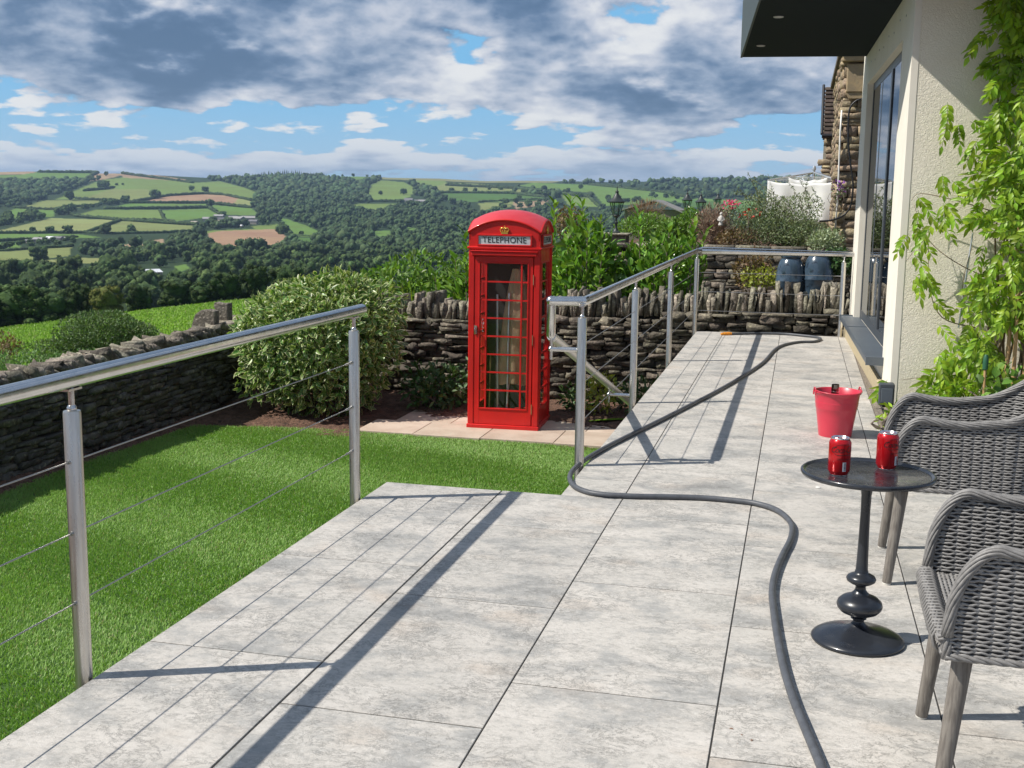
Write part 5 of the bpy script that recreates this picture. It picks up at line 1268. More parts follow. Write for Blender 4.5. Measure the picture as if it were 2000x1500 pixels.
cb = MB(); pts = [S_(1688, 192, 17.35), S_(1672, 197, 17.35), S_(1660, 212, 17.35), S_(1657, 240, 17.35), S_(1657, 280, 17.35), S_(1661, 320, 17.35), S_(1666, 360, 17.35), S_(1662, 400, 17.35), S_(1648, 420, 17.35), S_(1625, 430, 17.3), S_(1600, 432, 17.3)]
cb.tube([p-Vector((.50, 17.6, .6)) for p in smoothpath(pts, 5)], .013, 8); cb.build('cable', blackp, nh, smooth=180)
cb = MB(); pts = [S_(1644, 215, 17.5), S_(1641, 260, 17.5), S_(1638, 340, 17.5), S_(1635, 400, 17.5), S_(1631, 450, 17.5)]
cb.tube([Vector(p)-Vector((.50, 17.6, .6)) for p in pts], .012, 8); cb.build('white_pipe', mat('white_plastic_pipe', (.75, .74, .70), .5), nh, smooth=180)
q0 = ony(1608, 258, 26); q1 = ony(1636, 156, 26)
n2 = thing('stone_house', 'farther stone house with a steep tiled roof, just showing past the nearer stone wall', 'house', (q0.x+.02, 26, .6))
hzz = q0.z-.6
b = MB(); b.box(.06, 4, .05, 4, -1.5, hzz); b.build('wall_core', mort, n2, smooth=None)
c = courses(1.2, hzz-.02, hzz-.02, (.10, .2), (.2, .42), bot=-.6); C = np.stack([c[:, 0]+.08, np.full(len(c), .04), c[:, 1]], 1); S = np.stack([c[:, 2]*.96, np.full(len(c), .16), c[:, 3]*.9], 1); V, F = stones(C, S, jit=.1, roundness=.25); npmesh('wall_blocks', V, F, sand, n2, smooth=True)
rt = MB(); rise = q1.z-q0.z; run = 1.0
for i in range(12):
    zA = hzz-.05+rise*i/12; yA = -.15+run*i/12
    for j in range(9):
        x0 = -.02+.27*j-.13*(i % 2); rt.box(max(x0, -.02), x0+.262, yA, yA+.16, zA+rng.uniform(0, .012), zA+.05+rng.uniform(0, .012))
rt.box(.0, 2.3, -.02+.1, 2.5, hzz-.0, hzz+.03); rt.extrude_y([(0, hzz), (2.3, hzz), (2.3, hzz+.01), (0, hzz+.01)], .1, .2)
rt.build('roof_tiles', mat('brown_stone_tiles', (.20, .15, .12), .85, base2=(.13, .10, .085), nscale=8, island=.3), n2, smooth=None)
b = MB(); b.add([(.0, -.12, hzz-.06), (2.3, -.12, hzz-.06), (2.3, .9, hzz-.06+rise), (0, .9, hzz-.06+rise), (0, 2.0, hzz-.06), (2.3, 2.0, hzz-.06)], [(0, 1, 2, 3), (3, 2, 5, 4), (0, 3, 4), (1, 5, 2)]); b.build('roof_slope', mort, n2, smooth=None)
b = MB(); b.tube([(-.05, -.20, hzz-.09), (2.3, -.20, hzz-.09)], .045, 10); b.tube([(-.05, -.16, hzz-.05), (-.05, .92, hzz+rise-.02)], .03, 8); b.build('gutter', blackp, n2)

# bungalow roof beyond the terrace
q = ony(1272, 390, 140); bl = thing('bungalow', 'grey roofed bungalow showing its shallow gable between the lanterns', 'house', (q.x, 140, q.z-3.9))
b = MB(); b.box(-3.2, 3.6, .3, 9, -5, 2.7); b.build('wall', stone_grey, bl)
b = MB(); b.add([(-3.7, -.2, 2.65), (3.9, -.2, 2.45), (.3, -.2, 3.9), (-3.7, 9.4, 2.65), (3.9, 9.4, 2.45), (.3, 9.4, 3.9), (-3.7, -.2, 2.53), (3.9, -.2, 2.33), (.3, -.2, 3.75), (-3.7, 9.4, 2.53), (3.9, 9.4, 2.33), (.3, 9.4, 3.75)], [(0, 2, 5, 3), (2, 1, 4, 5), (0, 6, 8, 2), (2, 8, 7, 1), (6, 9, 11, 8), (8, 11, 10, 7), (3, 5, 11, 9), (5, 4, 10, 11)])
b.build('roof', mat('grey_roof_tiles', (.20, .195, .185), .8, base2=(.26, .25, .235), nscale=1.5, bump=(8, .6, .03)), bl, smooth=None)

# ================================================================== valley terrain
def azr(px, py): d = ray(px, py); return math.atan2(d[0], d[1]), d[2]/math.hypot(d[0], d[1])
AZL = np.array([azr(x, 420)[0] for x in range(-4000, 5001, 10)]); PXL = np.arange(-4000, 5001, 10)
o_ = np.argsort(AZL); AZL, PXL = AZL[o_], PXL[o_]
def ridge_row(px):
    return np.interp(px, [-3000, 0, 60, 150, 200, 240, 300, 380, 450, 520, 560, 640, 700, 760, 860, 950, 1050, 1200, 1300, 1480, 1700, 4000], [340, 336, 335, 337, 339, 339, 342, 346, 349, 345, 343, 345, 345, 347, 349, 354, 353, 356, 353, 350, 348, 350])
RR = np.array([12, 18, 30, 50, 80, 120, 165, 190, 230, 300, 450, 700, 1000, 1300, 1650, 1950, 2400, 3000, 3500, 6000, 12000.])
def crest_t(px): return -(.0936-.0000405*px) if px < 1400 else -.0369
def tan_profile(px):
    """tangent of the view elevation against distance for one azimuth"""
    tc_ = crest_t(px); out = []
    for r in RR:
        if r <= 165: out.append(tc_-1.72/r)
    t165 = out[-1]
    rows = {190: None, 230: None}
    T = lambda row: azr(px, row)[1]
    far = {300: min(T(612), t165-.016), 450: T(566), 700: T(524), 1000: T(484), 1300: T(452), 1650: T(421), 1950: T(399), 2400: T(370), 3000: T(float(ridge_row(px)))}
    out += [t165-.006, t165-.013]
    prev = out[-1]
    for r in (300, 450, 700, 1000, 1300, 1650, 1950, 2400, 3000): out.append(far[r])
    out += [far[3000]-.006, -.03, -.05]
    return np.array(out)
colpx = np.concatenate([np.arange(-2600, -60, 60), np.arange(-60, 1760, 4), np.arange(1760, 4000, 80)]).astype(float)
rfine = np.concatenate([[12, 14, 16, 18, 21, 25, 30, 36, 43, 50, 60, 70, 80, 92, 105, 120, 135, 150, 165, 178, 190, 210, 230, 260, 300, 340, 390], np.exp(np.linspace(math.log(440), math.log(3000), 240)), [3100, 3300, 3600, 4200, 6000, 12000]])
TP = np.array([np.interp(np.log(rfine), np.log(RR), tan_profile(p)) for p in colpx])       # (ncol, nr)
azc = np.interp(colpx, PXL[np.argsort(PXL)], AZL[np.argsort(PXL)])
Xg = np.sin(azc)[:, None]*rfine[None]; Yg = np.cos(azc)[:, None]*rfine[None]; Zg = 1.35+rfine[None]*TP
nearw = np.clip((rfine-420)/100, 0, 1)*np.clip((3100-rfine)/200, 0, 1)
Zg = Zg+(1.2*vnoise(Xg/90, Yg/90, 61, 3, 1)*nearw[None])+np.where(rfine[None] < 200, .05*vnoise(Xg/1.5, Yg/1.5, 62, 3, 1), 0)
def px_to_world(px, py):
    """photo position -> point on the visible terrain"""
    a, t = azr(px, py); pr = tan_profile(px); i0 = 9
    tt = pr[i0:18]; rr_ = RR[i0:18]
    r = float(np.exp(np.interp(t, tt, np.log(rr_))))
    return Vector((math.sin(a)*r, math.cos(a)*r, 1.35+r*float(np.interp(math.log(r), np.log(RR), pr)))), r
G1 = (.115, .195, .045); G2 = (.145, .205, .055); PL = (.225, .25, .095); PL2 = (.185, .215, .075); TN = (.30, .215, .135); TN2 = (.31, .20, .125); DG = (.075, .145, .035); HE_ = (.20, .20, .09)
FIELDS = [
 (TN, [(-300, 334), (0, 334), (60, 334), (75, 338), (35, 341), (-300, 344)]), (G1, [(-300, 344), (35, 342), (75, 336), (190, 338), (165, 347), (40, 351), (-300, 352)]),
 (TN, [(165, 347), (190, 338), (235, 339), (240, 342), (200, 351), (172, 354)]), (TN, [(235, 336), (290, 340), (360, 350), (378, 357), (330, 352), (240, 347)]),
 (G2, [(200, 351), (240, 347), (330, 352), (378, 357), (430, 354), (475, 366), (505, 377), (492, 391), (440, 381), (400, 378), (330, 382), (255, 396), (165, 389), (108, 390), (150, 371), (185, 356)]),
 (PL2, [(172, 385), (215, 369), (290, 370), (302, 386), (255, 395), (165, 389)]), (TN2, [(285, 393), (320, 383), (380, 379), (440, 381), (466, 387), (455, 399), (410, 396), (300, 396)]), (PL, [(440, 381), (490, 392), (490, 405), (455, 402), (410, 396), (455, 399), (466, 387)]),
 (PL2, [(45, 404), (90, 391), (200, 392), (195, 401), (110, 409)]), (G1, [(-300, 425), (0, 422), (30, 407), (108, 411), (106, 423), (60, 426), (-300, 430)]),
 (G1, [(205, 409), (250, 397), (410, 398), (408, 405), (250, 409)]), (G2, [(145, 422), (185, 410), (310, 410), (322, 430), (230, 429)]), (G1, [(312, 411), (405, 407), (430, 421), (340, 433), (324, 431)]), (G1, [(410, 400), (490, 406), (502, 416), (500, 421), (436, 419)]),
 (PL, [(-300, 455), (0, 450), (100, 426), (215, 429), (235, 431), (165, 454), (60, 455), (-300, 458)]), (PL2, [(178, 454), (237, 431), (385, 438), (382, 451), (330, 454), (215, 457)]),
 (G1, [(-300, 460), (0, 457), (150, 457), (200, 464), (90, 467), (-300, 475)]), (G1, [(-300, 478), (30, 474), (45, 484), (-300, 490)]), (PL2, [(-300, 495), (20, 491), (140, 481), (135, 500), (60, 508), (-300, 512)]), (PL, [(70, 510), (150, 503), (230, 506), (220, 513), (90, 516)]),
 (TN, [(235, 479), (320, 466), (322, 476), (232, 487)]), (TN2, [(405, 456), (430, 451), (545, 447), (562, 466), (548, 481), (470, 486), (440, 488), (420, 486)]), (G2, [(395, 451), (500, 447), (540, 439), (546, 447), (430, 451), (405, 456)]), (PL, [(420, 487), (480, 486), (470, 497), (430, 494)]),
 (G1, [(545, 425), (560, 428), (600, 441), (632, 456), (620, 463), (572, 461), (560, 445)]), (DG, [(570, 463), (620, 465), (622, 472), (590, 478)]), (G2, [(490, 442), (544, 437), (545, 443), (500, 448)]),
 (G1, [(640, 342), (700, 340), (735, 347), (690, 352), (650, 345)]), (G2, [(718, 378), (728, 360), (745, 352), (790, 356), (812, 368), (800, 385), (775, 392), (728, 393)]), (G2, [(680, 403), (697, 398), (780, 397), (775, 405), (740, 411)]),
 (HE_, [(740, 338), (870, 340), (1010, 349), (1100, 352), (1080, 357), (950, 357), (800, 352), (745, 350)]), (G2, [(810, 352), (870, 353), (875, 362), (850, 366), (820, 360)]),
 (PL2, [(853, 364), (870, 357), (945, 359), (1012, 369), (1050, 374), (1000, 377), (858, 376)]), (DG, [(866, 377), (1000, 378), (1062, 386), (1050, 391), (930, 395), (870, 390)]), (PL2, [(935, 397), (1010, 393), (995, 405), (940, 411)]), (TN, [(1000, 395), (1072, 391), (1060, 402), (1008, 408)]),
 (G1, [(1012, 363), (1040, 357), (1150, 361), (1300, 376), (1345, 386), (1480, 393), (1480, 399), (1330, 396), (1230, 384), (1080, 370)]), (G2, [(1095, 380), (1150, 386), (1172, 405), (1110, 401)]), (G1, [(1160, 377), (1250, 382), (1300, 396), (1180, 402)]), (DG, [(1330, 388), (1480, 400), (1480, 420), (1350, 404)]),
 (G1, [(725, 452), (760, 450), (765, 460), (740, 462)]), (G1, [(790, 443), (815, 446), (810, 450), (792, 449)]), (G1, [(340, 520), (362, 516), (372, 524), (350, 532)]), (PL, [(110, 588), (150, 572), (250, 568), (270, 585), (200, 600)]), (G2, [(350, 530), (380, 540), (350, 548)]),
]
WCOL = (.030, .052, .022)
PXg = np.repeat(colpx[:, None], len(rfine), 1)
# row in the photo for each terrain vertex (for laying the field pattern on the slope)
P3 = np.stack([Xg, Yg, Zg-1.35], -1); dz_ = P3@_fw; PXv = 1000+CF*(P3@_r2)/dz_; PYv = 750-CF*(P3@_u2)/dz_
colr = np.empty(Xg.shape+(3,)); colr[:] = WCOL
near = rfine[None]*np.ones_like(Xg) < 205
farm_ = rfine[None]*np.ones_like(Xg) > 400
infield = np.zeros(Xg.shape, bool)
for c_f, poly in FIELDS:
    k = inpoly(PXv, PYv, poly) & farm_ & (rfine[None] <= 3001); colr[k] = c_f; infield |= k
colr[near] = (.135, .26, .020)
tm = bpy.data.materials.new('valley_ground'); tm.use_nodes = True; t = NT(tm.node_tree)
vc = t.n('ShaderNodeAttribute', attribute_name='Col').outputs[0]; v = t.n('ShaderNodeTexCoord').outputs['Object']
n1 = t.noise(v, .012, 8, .6); n2 = t.noise(v, .35, 6, .65); n3 = t.noise(t.n('ShaderNodeVectorMath', operation='MULTIPLY', i_0=v, i_1=(.05, .012, .05)).outputs[0], 3., 4)
vv = t.math('MULTIPLY_ADD', t.math('ADD', t.math('ADD', n1, t.math('MULTIPLY', n2, .8)), t.math('MULTIPLY', n3, .6)), .62, .26)
hs = t.n('ShaderNodeHueSaturation', i_Color=vc, i_Value=vv); t.l(t.math('MULTIPLY_ADD', n1, .06, .47), hs.inputs['Hue'])
p = t.n('ShaderNodeBsdfPrincipled', i_Base_Color=hs.outputs[0], i_Roughness=.95); p.inputs['Specular IOR Level'].default_value = .1
bn = t.n('ShaderNodeBump', i_Height=t.noise(v, 1.3, 6, .7), i_Strength=.8, i_Distance=.25); t.l(bn.outputs[0], p.inputs['Normal'])
t.n('ShaderNodeOutputMaterial', i_Surface=p.outputs[0])
nc, nr = Xg.shape
V = np.stack([Xg, Yg, Zg], -1).reshape(-1, 3)
o = npmesh('terrain', V, gridF(nr, nc)[:, ::-1], tm, smooth=True, col=colr.reshape(-1, 3)); tag(o, kind='structure')
# low ground under and behind everything
g = MB(); g.box(-400, 400, -420, 11.0, -3.2, -1.7); tag(g.build('ground', soil, smooth=None), kind='structure')

# rough pasture tufts in the near field
n = 60000; r = np.exp(rng.uniform(math.log(13), math.log(160), n)); pc = rng.uniform(-150, 700, n); aa = np.interp(pc, PXL[np.argsort(PXL)], AZL[np.argsort(PXL)])
tz = np.array([crest_t(q) for q in pc]); P = np.stack([np.sin(aa)*r, np.cos(aa)*r, 1.35+tz*r-1.72], 1); ok = P[:, 0] < -6.5
P, r = P[ok], r[ok]; n = len(P); sc_ = .6+r/22
Vp, Fp, uvp = blades(P, rng.uniform(.03, .065, n)*sc_**.6, rng.uniform(.008, .018, n)*sc_, np.clip(rng.normal(.5, .2, n), 0, .9), rng.uniform(0, 6.28, n))
o = npmesh('pasture_grass', Vp, Fp, grassmat('pasture_blades', (.11, .22, .018), (.16, .29, .03), (.26, .36, .06)), uv=uvp); tag(o, 'rough bright green pasture grass beyond the left wall', 'grass', kind='stuff')

# ------------------------------------------------------------------ trees of the valley
def ico(sub):
    import bmesh
    bm = bmesh.new(); bmesh.ops.create_icosphere(bm, subdivisions=sub, radius=1); V = np.array([v.co[:] for v in bm.verts]); F = np.array([[v.index for v in f.verts] for f in bm.faces]); bm.free(); return V, F
I1, I2, I3 = ico(1), ico(2), ico(3)
def treemat(name, a, b_, isl=.4):
    m = bpy.data.materials.new(name); m.use_nodes = True; t = NT(m.node_tree); v = t.n('ShaderNodeTexCoord').outputs['Object']
    rnd = t.n('ShaderNodeNewGeometry').outputs['Random Per Island']; oi = t.n('ShaderNodeObjectInfo').outputs['Random']
    c = t.mix(t.mapr(t.noise(v, .6, 6, .7), .35, .65), a, b_); val = t.math('MULTIPLY', t.math('MULTIPLY_ADD', rnd, 2*isl, 1-isl), t.math('MULTIPLY_ADD', oi, .5, .75))
    hs = t.n('ShaderNodeHueSaturation', i_Color=c, i_Value=val); t.l(t.math('MULTIPLY_ADD', t.math('FRACT', t.math('MULTIPLY', rnd, 13.7)), .04, .48), hs.inputs['Hue'])
    p = t.n('ShaderNodeBsdfPrincipled', i_Base_Color=hs.outputs[0], i_Roughness=.8); p.inputs['Specular IOR Level'].default_value = .15
    bn = t.n('ShaderNodeBump', i_Height=t.noise(v, 1.4, 5, .7), i_Strength=1., i_Distance=.6); t.l(bn.outputs[0], p.inputs['Normal'])
    t.n('ShaderNodeOutputMaterial', i_Surface=p.outputs[0]); return m
woodm = treemat('far_wood_foliage', (.033, .060, .027), (.064, .10, .040), .5)
crownm = treemat('tree_crown_foliage', (.040, .072, .028), (.095, .148, .045), .45)
def tree_mesh(seed, h=10., w_=9.5, leafn=2600, nb=38, sub=None, cw=.032, lowz=.30):
    r_ = np.random.default_rng(seed); parts = []; kk = (38/nb)**.4
    cs = []
    for i in range(nb):
        a = r_.uniform(0, 6.28); rr_ = w_*.40*math.sqrt(r_.random()); zz = h*(lowz+(.80-lowz)*r_.random()); cs.append((rr_*math.cos(a)*(1-.35*abs(zz/h-.5)), rr_*math.sin(a)*(1-.35*abs(zz/h-.5)), zz))
    cs.append((0, 0, h*.55)); rad = [w_*r_.uniform(.075, .15)*kk for _ in cs]; rad[-1] = w_*.33
    for c, q in zip(cs, rad):
        V, F = I1; V = V*q*(1+.16*r_.normal(0, 1, (len(V), 1)))+np.array(c); parts.append((V, F))
    V0, F0 = cat(parts)
    d = r_.normal(0, 1, (leafn, 3)); d /= np.linalg.norm(d, axis=1, keepdims=True); k = r_.integers(0, len(cs), leafn)
    P = np.array(cs)[k]+d*(np.array(rad)[k]*r_.uniform(.85, 1.22, leafn))[:, None]; s = w_*cw
    D = np.stack([r_.normal(0, 1, leafn), r_.normal(0, 1, leafn), r_.normal(0, .6, leafn)], 1); N = d+r_.normal(0, .4, (leafn, 3))
    D = D-N*(D*N).sum(1, keepdims=True)/((N*N).sum(1, keepdims=True)); V1, F1, _ = cards(P, D, N, s*r_.uniform(.7, 1.6, leafn), s*r_.uniform(.7, 1.4, leafn))
    V, F = cat([(V0, F0), (V1, F1)]); n_tr = len(F)
    return npmesh('tree_crown', V, F, crownm, False)
def trunk_mesh(h): b = MB(); b.tube([(0, 0, -1.5), (0, 0, h*.2), (.1, 0, h*.5)], [.35, .28, .12], 8); return b.mesh('tree_trunk', bark, 180)
TV = [tree_mesh(s) for s in (1, 2, 3, 4, 5)]; TK = trunk_mesh(10)
def put_tree(px, py, wpx, label, grp, ratio=1.0, full=True, k=None):
    p, r = px_to_world(px, py); s = wpx*r/CF/9.5
    o = bpy.data.objects.new('tree', None); COL.objects.link(o); o.empty_display_size = 1; o.location = p-Vector((0, 0, .18*10*s*ratio)); o.scale = (s, s, s*ratio); o.rotation_euler = (0, 0, rng.uniform(0, 6.28)); tag(o, label, 'tree', grp)
    cn = link('crown', TV[k if k is not None else rng.integers(0, 5)], o)
    if full: link('trunk', TK, o)
    return o
solo = [(469, 484, 24, 'single pale green tree standing in the big pinkish brown field'), (588, 461, 13, 'lone round tree at the foot of the bright green triangular field'), (551, 459, 30, 'dark broad tree at the left corner of the bright green triangular field'), (743, 380, 10, 'lone tree in the bright meadow above the dark wood, left one'), (788, 379, 15, 'tree at the right side of the bright meadow beside the farm'),
 (402, 377, 16, 'larger lone tree on the hill pasture above the brown oval field'), (374, 372, 13, 'smaller lone tree on the hill pasture above the brown oval field'), (304, 388, 24, 'dark tree at the left tip of the brown oval field'), (137, 391, 22, 'tree on the lower edge of the left hill wood'), (205, 458, 27, 'broad dark tree at the foot of the pale field, nearest the slanting hedge'), (133, 457, 22, 'second tree from the right in the hedge below the pale field'), (97, 456, 19, 'third tree from the right in the hedge below the pale field'), (64, 454, 14, 'leftmost small tree in the hedge below the pale field'), (257, 456, 22, 'tree right of the slanting hedge, on the lower hedge line'), (282, 432, 9, 'tiny tree in the middle of the hillside hedge'), (437, 421, 12, 'small tree beside the upper farmyard'), (115, 505, 9, 'small tree in the field below the lower farmhouses'), (78, 512, 38, 'broad tree at the lower edge of the pale field on the left'),
 (193, 337, 4, 'lone tree standing on the skyline at the left'), (669, 342, 6, 'first small tree on the skyline right of the conifers'), (690, 342, 8, 'largest of three skyline trees right of the conifers'), (717, 342, 6, 'third small skyline tree right of the conifers'),
 (882, 376, 13, 'left of three trees in a row above the phone box'), (908, 376, 13, 'middle of three trees in a row above the phone box'), (928, 376, 12, 'right of three trees in a row above the phone box'), (893, 363, 8, 'left of the two small trees higher on the far slope'), (904, 363, 9, 'right of the two small trees higher on the far slope'), (1014, 390, 13, 'tree on the far slope directly above the phone box roof'), (1134, 369, 12, 'lone tree in the long green field left of the nearest lantern'), (228, 363, 7, 'smallest tree at the tail of the hilltop clump'), (240, 362, 6, 'last bushy dot right of the hilltop clump')]
for px, py, wpx, lb in solo: put_tree(px, py, wpx, lb, None, full=wpx > 8)
def clump_trees(spec, lb, grp, n, ratio=1.):
    for i in range(n):
        x = rng.uniform(spec[0], spec[1]); q = (x-spec[0])/(spec[1]-spec[0]); y = spec[2]+(spec[3]-spec[2])*q+rng.uniform(-spec[4], spec[4]); put_tree(x, y, spec[5]*rng.uniform(.8, 1.2), lb, grp, ratio, full=False)
clump_trees((190, 215, 366, 368, 3, 15), 'one of the clump of dark trees near the top of the left hill', 'hilltop clump of trees', 6)
clump_trees((198, 248, 402, 396, 2, 16), 'one of the trees in the belt across the hill left of centre, upper part', 'tree belt on the hillside', 9)
clump_trees((114, 166, 420, 411, 2, 17), 'one of the trees at the lower left end of the hillside tree belt', 'lower tree belt on the hillside', 8)
clump_trees((168, 192, 408, 405, 2, 10), 'one of the smaller trees linking the two hillside tree belts', 'linking trees on the hillside', 4)
clump_trees((172, 208, 356, 345, 2, 9), 'one of the small trees along the track over the hill', 'track trees on the hill', 7)
clump_trees((-20, 82, 440, 424, 6, 18), 'one of the trees of the small dark wood at the left edge of the hillside', 'small dark wood at the left', 26)
clump_trees((395, 450, 447, 441, 4, 16), 'one of the dark trees just below the upper farmyard', 'trees below the farmyard', 12)
clump_trees((30, 150, 480, 474, 5, 12), 'one of the garden trees round the lower farmhouses', 'trees round the lower farmhouses', 16)
clump_trees((-10, 26, 488, 484, 4, 14), 'one of the trees left of the lower farmhouses', 'trees left of the farmhouses', 6)
clump_trees((1040, 1110, 383, 377, 4, 12), 'one of the trees round the far farm left of the nearest lantern', 'trees round the far farm', 12)
clump_trees((975, 1085, 404, 398, 6, 14), 'one of the trees in the hollow directly behind the phone box roof', 'hollow trees behind the phone box', 14)
clump_trees((955, 1040, 369, 379, 2, 8), 'one of the small hedgerow trees across the far right slope', 'small hedgerow trees on the far slope', 9)
clump_trees((1130, 1260, 390, 396, 5, 12), 'one of the dark trees behind the nearest lantern', 'dark trees behind the lantern', 12)
clump_trees((1270, 1420, 385, 393, 4, 12), 'one of the dark trees under the far right hill', 'trees under the far right hill', 12)
# conifers along the skyline
def conifer_mesh():
    b = MB(); 
    for k in range(5): b.lathe([(1.9-.32*k, 1.5+1.6*k), (1.1-.2*k, 2.6+1.6*k), (.1, 4.2+1.6*k)], n=7)
    return b.mesh('conifer', woodm, None)
KM = conifer_mesh()
for i, x in enumerate(np.concatenate([np.linspace(468, 640, 42)])):
    p, r = px_to_world(x+rng.uniform(-2, 2), float(ridge_row(x))+1.5); o = link('conifer_tree', KM); s = (7+5*math.sin((x-468)/172*math.pi))*r/CF/11*rng.uniform(.8, 1.15); o.location = p; o.scale = (s*1.2, s*1.2, s); tag(o, 'one of the conifers in a row along the skyline plantation', 'conifer', 'conifers on the skyline')
# woods read as one mass
def interp_excl(px, py):
    for c_f, poly in FIELDS:
        if inpoly(np.array([px]), np.array([py]), poly)[0]: return True
    return False
row = 339.; VV = []; base = []; cnt = 0; pos = []
while row < 512:
    p, r = px_to_world(500, row); wpx = 10.5*CF/r; x = -160+rng.uniform(0, wpx)
    while x < 1700:
        xx = x+rng.uniform(-.3, .3)*wpx; yy = row+rng.uniform(-.4, .4)*wpx*.4
        if yy > ridge_row(xx)+1.0 and not (xx > 1500 and yy > 400): pos.append((xx, yy, wpx))
        x += wpx*.72
    row += wpx*.30
pos = np.array(pos); bad = np.zeros(len(pos), bool)
for c_f, poly in FIELDS:
    bad |= inpoly(pos[:, 0], pos[:, 1]-pos[:, 2]*.12, poly) | inpoly(pos[:, 0]-pos[:, 2]*.3, pos[:, 1], poly) | inpoly(pos[:, 0]+pos[:, 2]*.3, pos[:, 1], poly) | inpoly(pos[:, 0], pos[:, 1]-pos[:, 2]*.55, poly)
isleft = (pos[:, 0] < 410) & (pos[:, 1] > 345)
woodleft = inpoly(pos[:, 0], pos[:, 1], [(-200, 342), (30, 343), (35, 350), (120, 344), (150, 346), (175, 358), (140, 372), (90, 388), (40, 404), (-200, 425)])
belt = inpoly(pos[:, 0], pos[:, 1], [(150, 512), (145, 488), (240, 480), (330, 474), (400, 464), (420, 478), (420, 512)])
bad |= isleft & ~woodleft & ~belt
bad |= (pos[:, 0] > 850) & (pos[:, 1] > 356) & (pos[:, 1] < 420) & (rng.random(len(pos)) < .72)
# lit meadow at the farm houses stays open
for (cx, cy, hx, hy) in ((462, 432, 44, 9), (808, 392, 24, 9), (88, 470, 44, 8)): bad |= (abs(pos[:, 0]-cx) < hx) & (abs(pos[:, 1]-cy) < hy)
pos = pos[~bad]
def merged_tree(x, y, w_, lib):
    p, r = px_to_world(x, y); s = w_*r/CF/9.5; V, F = lib[rng.integers(0, len(lib))]; a = rng.uniform(0, 6.28); ca, sa = math.cos(a), math.sin(a)
    return np.stack([V[:, 0]*ca-V[:, 1]*sa, V[:, 0]*sa+V[:, 1]*ca, V[:, 2]*rng.uniform(.85, 1.2)], 1)*s+np.array([p.x, p.y, p.z-1.8*s]), F
def lib_of(meshes):
    out = []
    for me in meshes:
        vv_ = np.empty(len(me.vertices)*3, np.float32); me.vertices.foreach_get('co', vv_); ff_ = np.empty(len(me.loops), np.int32); me.loops.foreach_get('vertex_index', ff_); out.append((vv_.reshape(-1, 3), ff_.reshape(-1, 3)))
    return out
LIB_FAR = lib_of([tree_mesh(s, leafn=260, nb=12, sub=I1, cw=.06) for s in (21, 22, 23, 24)])
parts = []
for (x, y, w_) in pos:
    if w_ > 11.5: parts.append(merged_tree(x, y, w_*rng.uniform(.8, 1.45), LIB_FAR)); continue
    p, r = px_to_world(x, y); s = w_*r/CF*.5*rng.uniform(.65, 1.35); V, F = I2
    d = V; disp = 1+.22*np.sin(d@rdirs_s(rng)*5+rng.uniform(0, 6))+.14*np.sin(d@rdirs_s(rng)*8+rng.uniform(0, 6))+rng.normal(0, .06, len(V))
    parts.append((V*disp[:, None]*np.array([s, s, s*rng.uniform(.85, 1.2)])+np.array([p.x, p.y, p.z+s*.75]), F))
V, F = cat(parts); o = npmesh('woodland', V, F, woodm, smooth=False); tag(o, 'dense dark deciduous woodland covering the valley sides', 'woodland', kind='stuff')
print('wood blobs', len(parts))
# nearer wooded valley floor: trees one can tell apart
mid = []
row = 500.
while row < 622:
    p, r = px_to_world(300, row); wpx = 10.0*CF/r; x = -120+rng.uniform(0, wpx)
    while x < 1130:
        xx = x+rng.uniform(-.3, .3)*wpx; yy = row+rng.uniform(-.3, .3)*wpx*.3; mid.append((xx, yy, wpx*rng.uniform(.8, 1.35))); x += wpx*.80
    row += wpx*.42
k = 0; mass = []; sel = []
for (x, y, w_) in mid:
    if y < 536 and x < 245: continue
    if 268 < x < 318 and 522 < y < 560: continue
    if 330 < x < 385 and 514 < y < 556: continue
    if y-w_*.8 > 585-.03*x+ (0 if x < 500 else -40): continue
    if x > 660 and y > 560: continue
    sel.append((w_, x, y))
sel.sort(reverse=True)
for j, (w_, x, y) in enumerate(sel):
    if j >= 95: mass.append((x, y, w_)); continue
    if x < 330: lb, gr = 'one of the leafy trees in the dark wood at the left below the pale fields', 'valley wood trees at the left'
    elif x < 640: lb, gr = 'one of the leafy trees in the valley behind the variegated shrub', 'valley trees behind the shrub'
    else: lb, gr = 'one of the dark trees in the valley above the garden hedge', 'valley trees above the hedge'
    put_tree(x, y, w_, lb, gr, rng.uniform(.9, 1.2), full=False); k += 1
TL = [tree_mesh(s, leafn=1300) for s in (11, 12, 13)]
TLV = []
for me in TL:
    vv_ = np.empty(len(me.vertices)*3, np.float32); me.vertices.foreach_get('co', vv_); ff_ = np.empty(len(me.loops), np.int32); me.loops.foreach_get('vertex_index', ff_); TLV.append((vv_.reshape(-1, 3), ff_.reshape(-1, 3)))
parts = []
for (x, y, w_) in mass:
    p, r = px_to_world(x, y); s = w_*r/CF/9.5; V, F = TLV[rng.integers(0, 3)]; a = rng.uniform(0, 6.28); ca, sa = math.cos(a), math.sin(a)
    parts.append((np.stack([V[:, 0]*ca-V[:, 1]*sa, V[:, 0]*sa+V[:, 1]*ca, V[:, 2]*rng.uniform(.9, 1.2)], 1)*s+np.array([p.x, p.y, p.z-1.8*s]), F))
V, F = cat(parts); o = npmesh('valley_woodland', V, F, crownm); tag(o, 'smaller crowns of the wood filling the valley floor', 'woodland', kind='stuff')
print('mid trees', k, 'mass', len(mass))
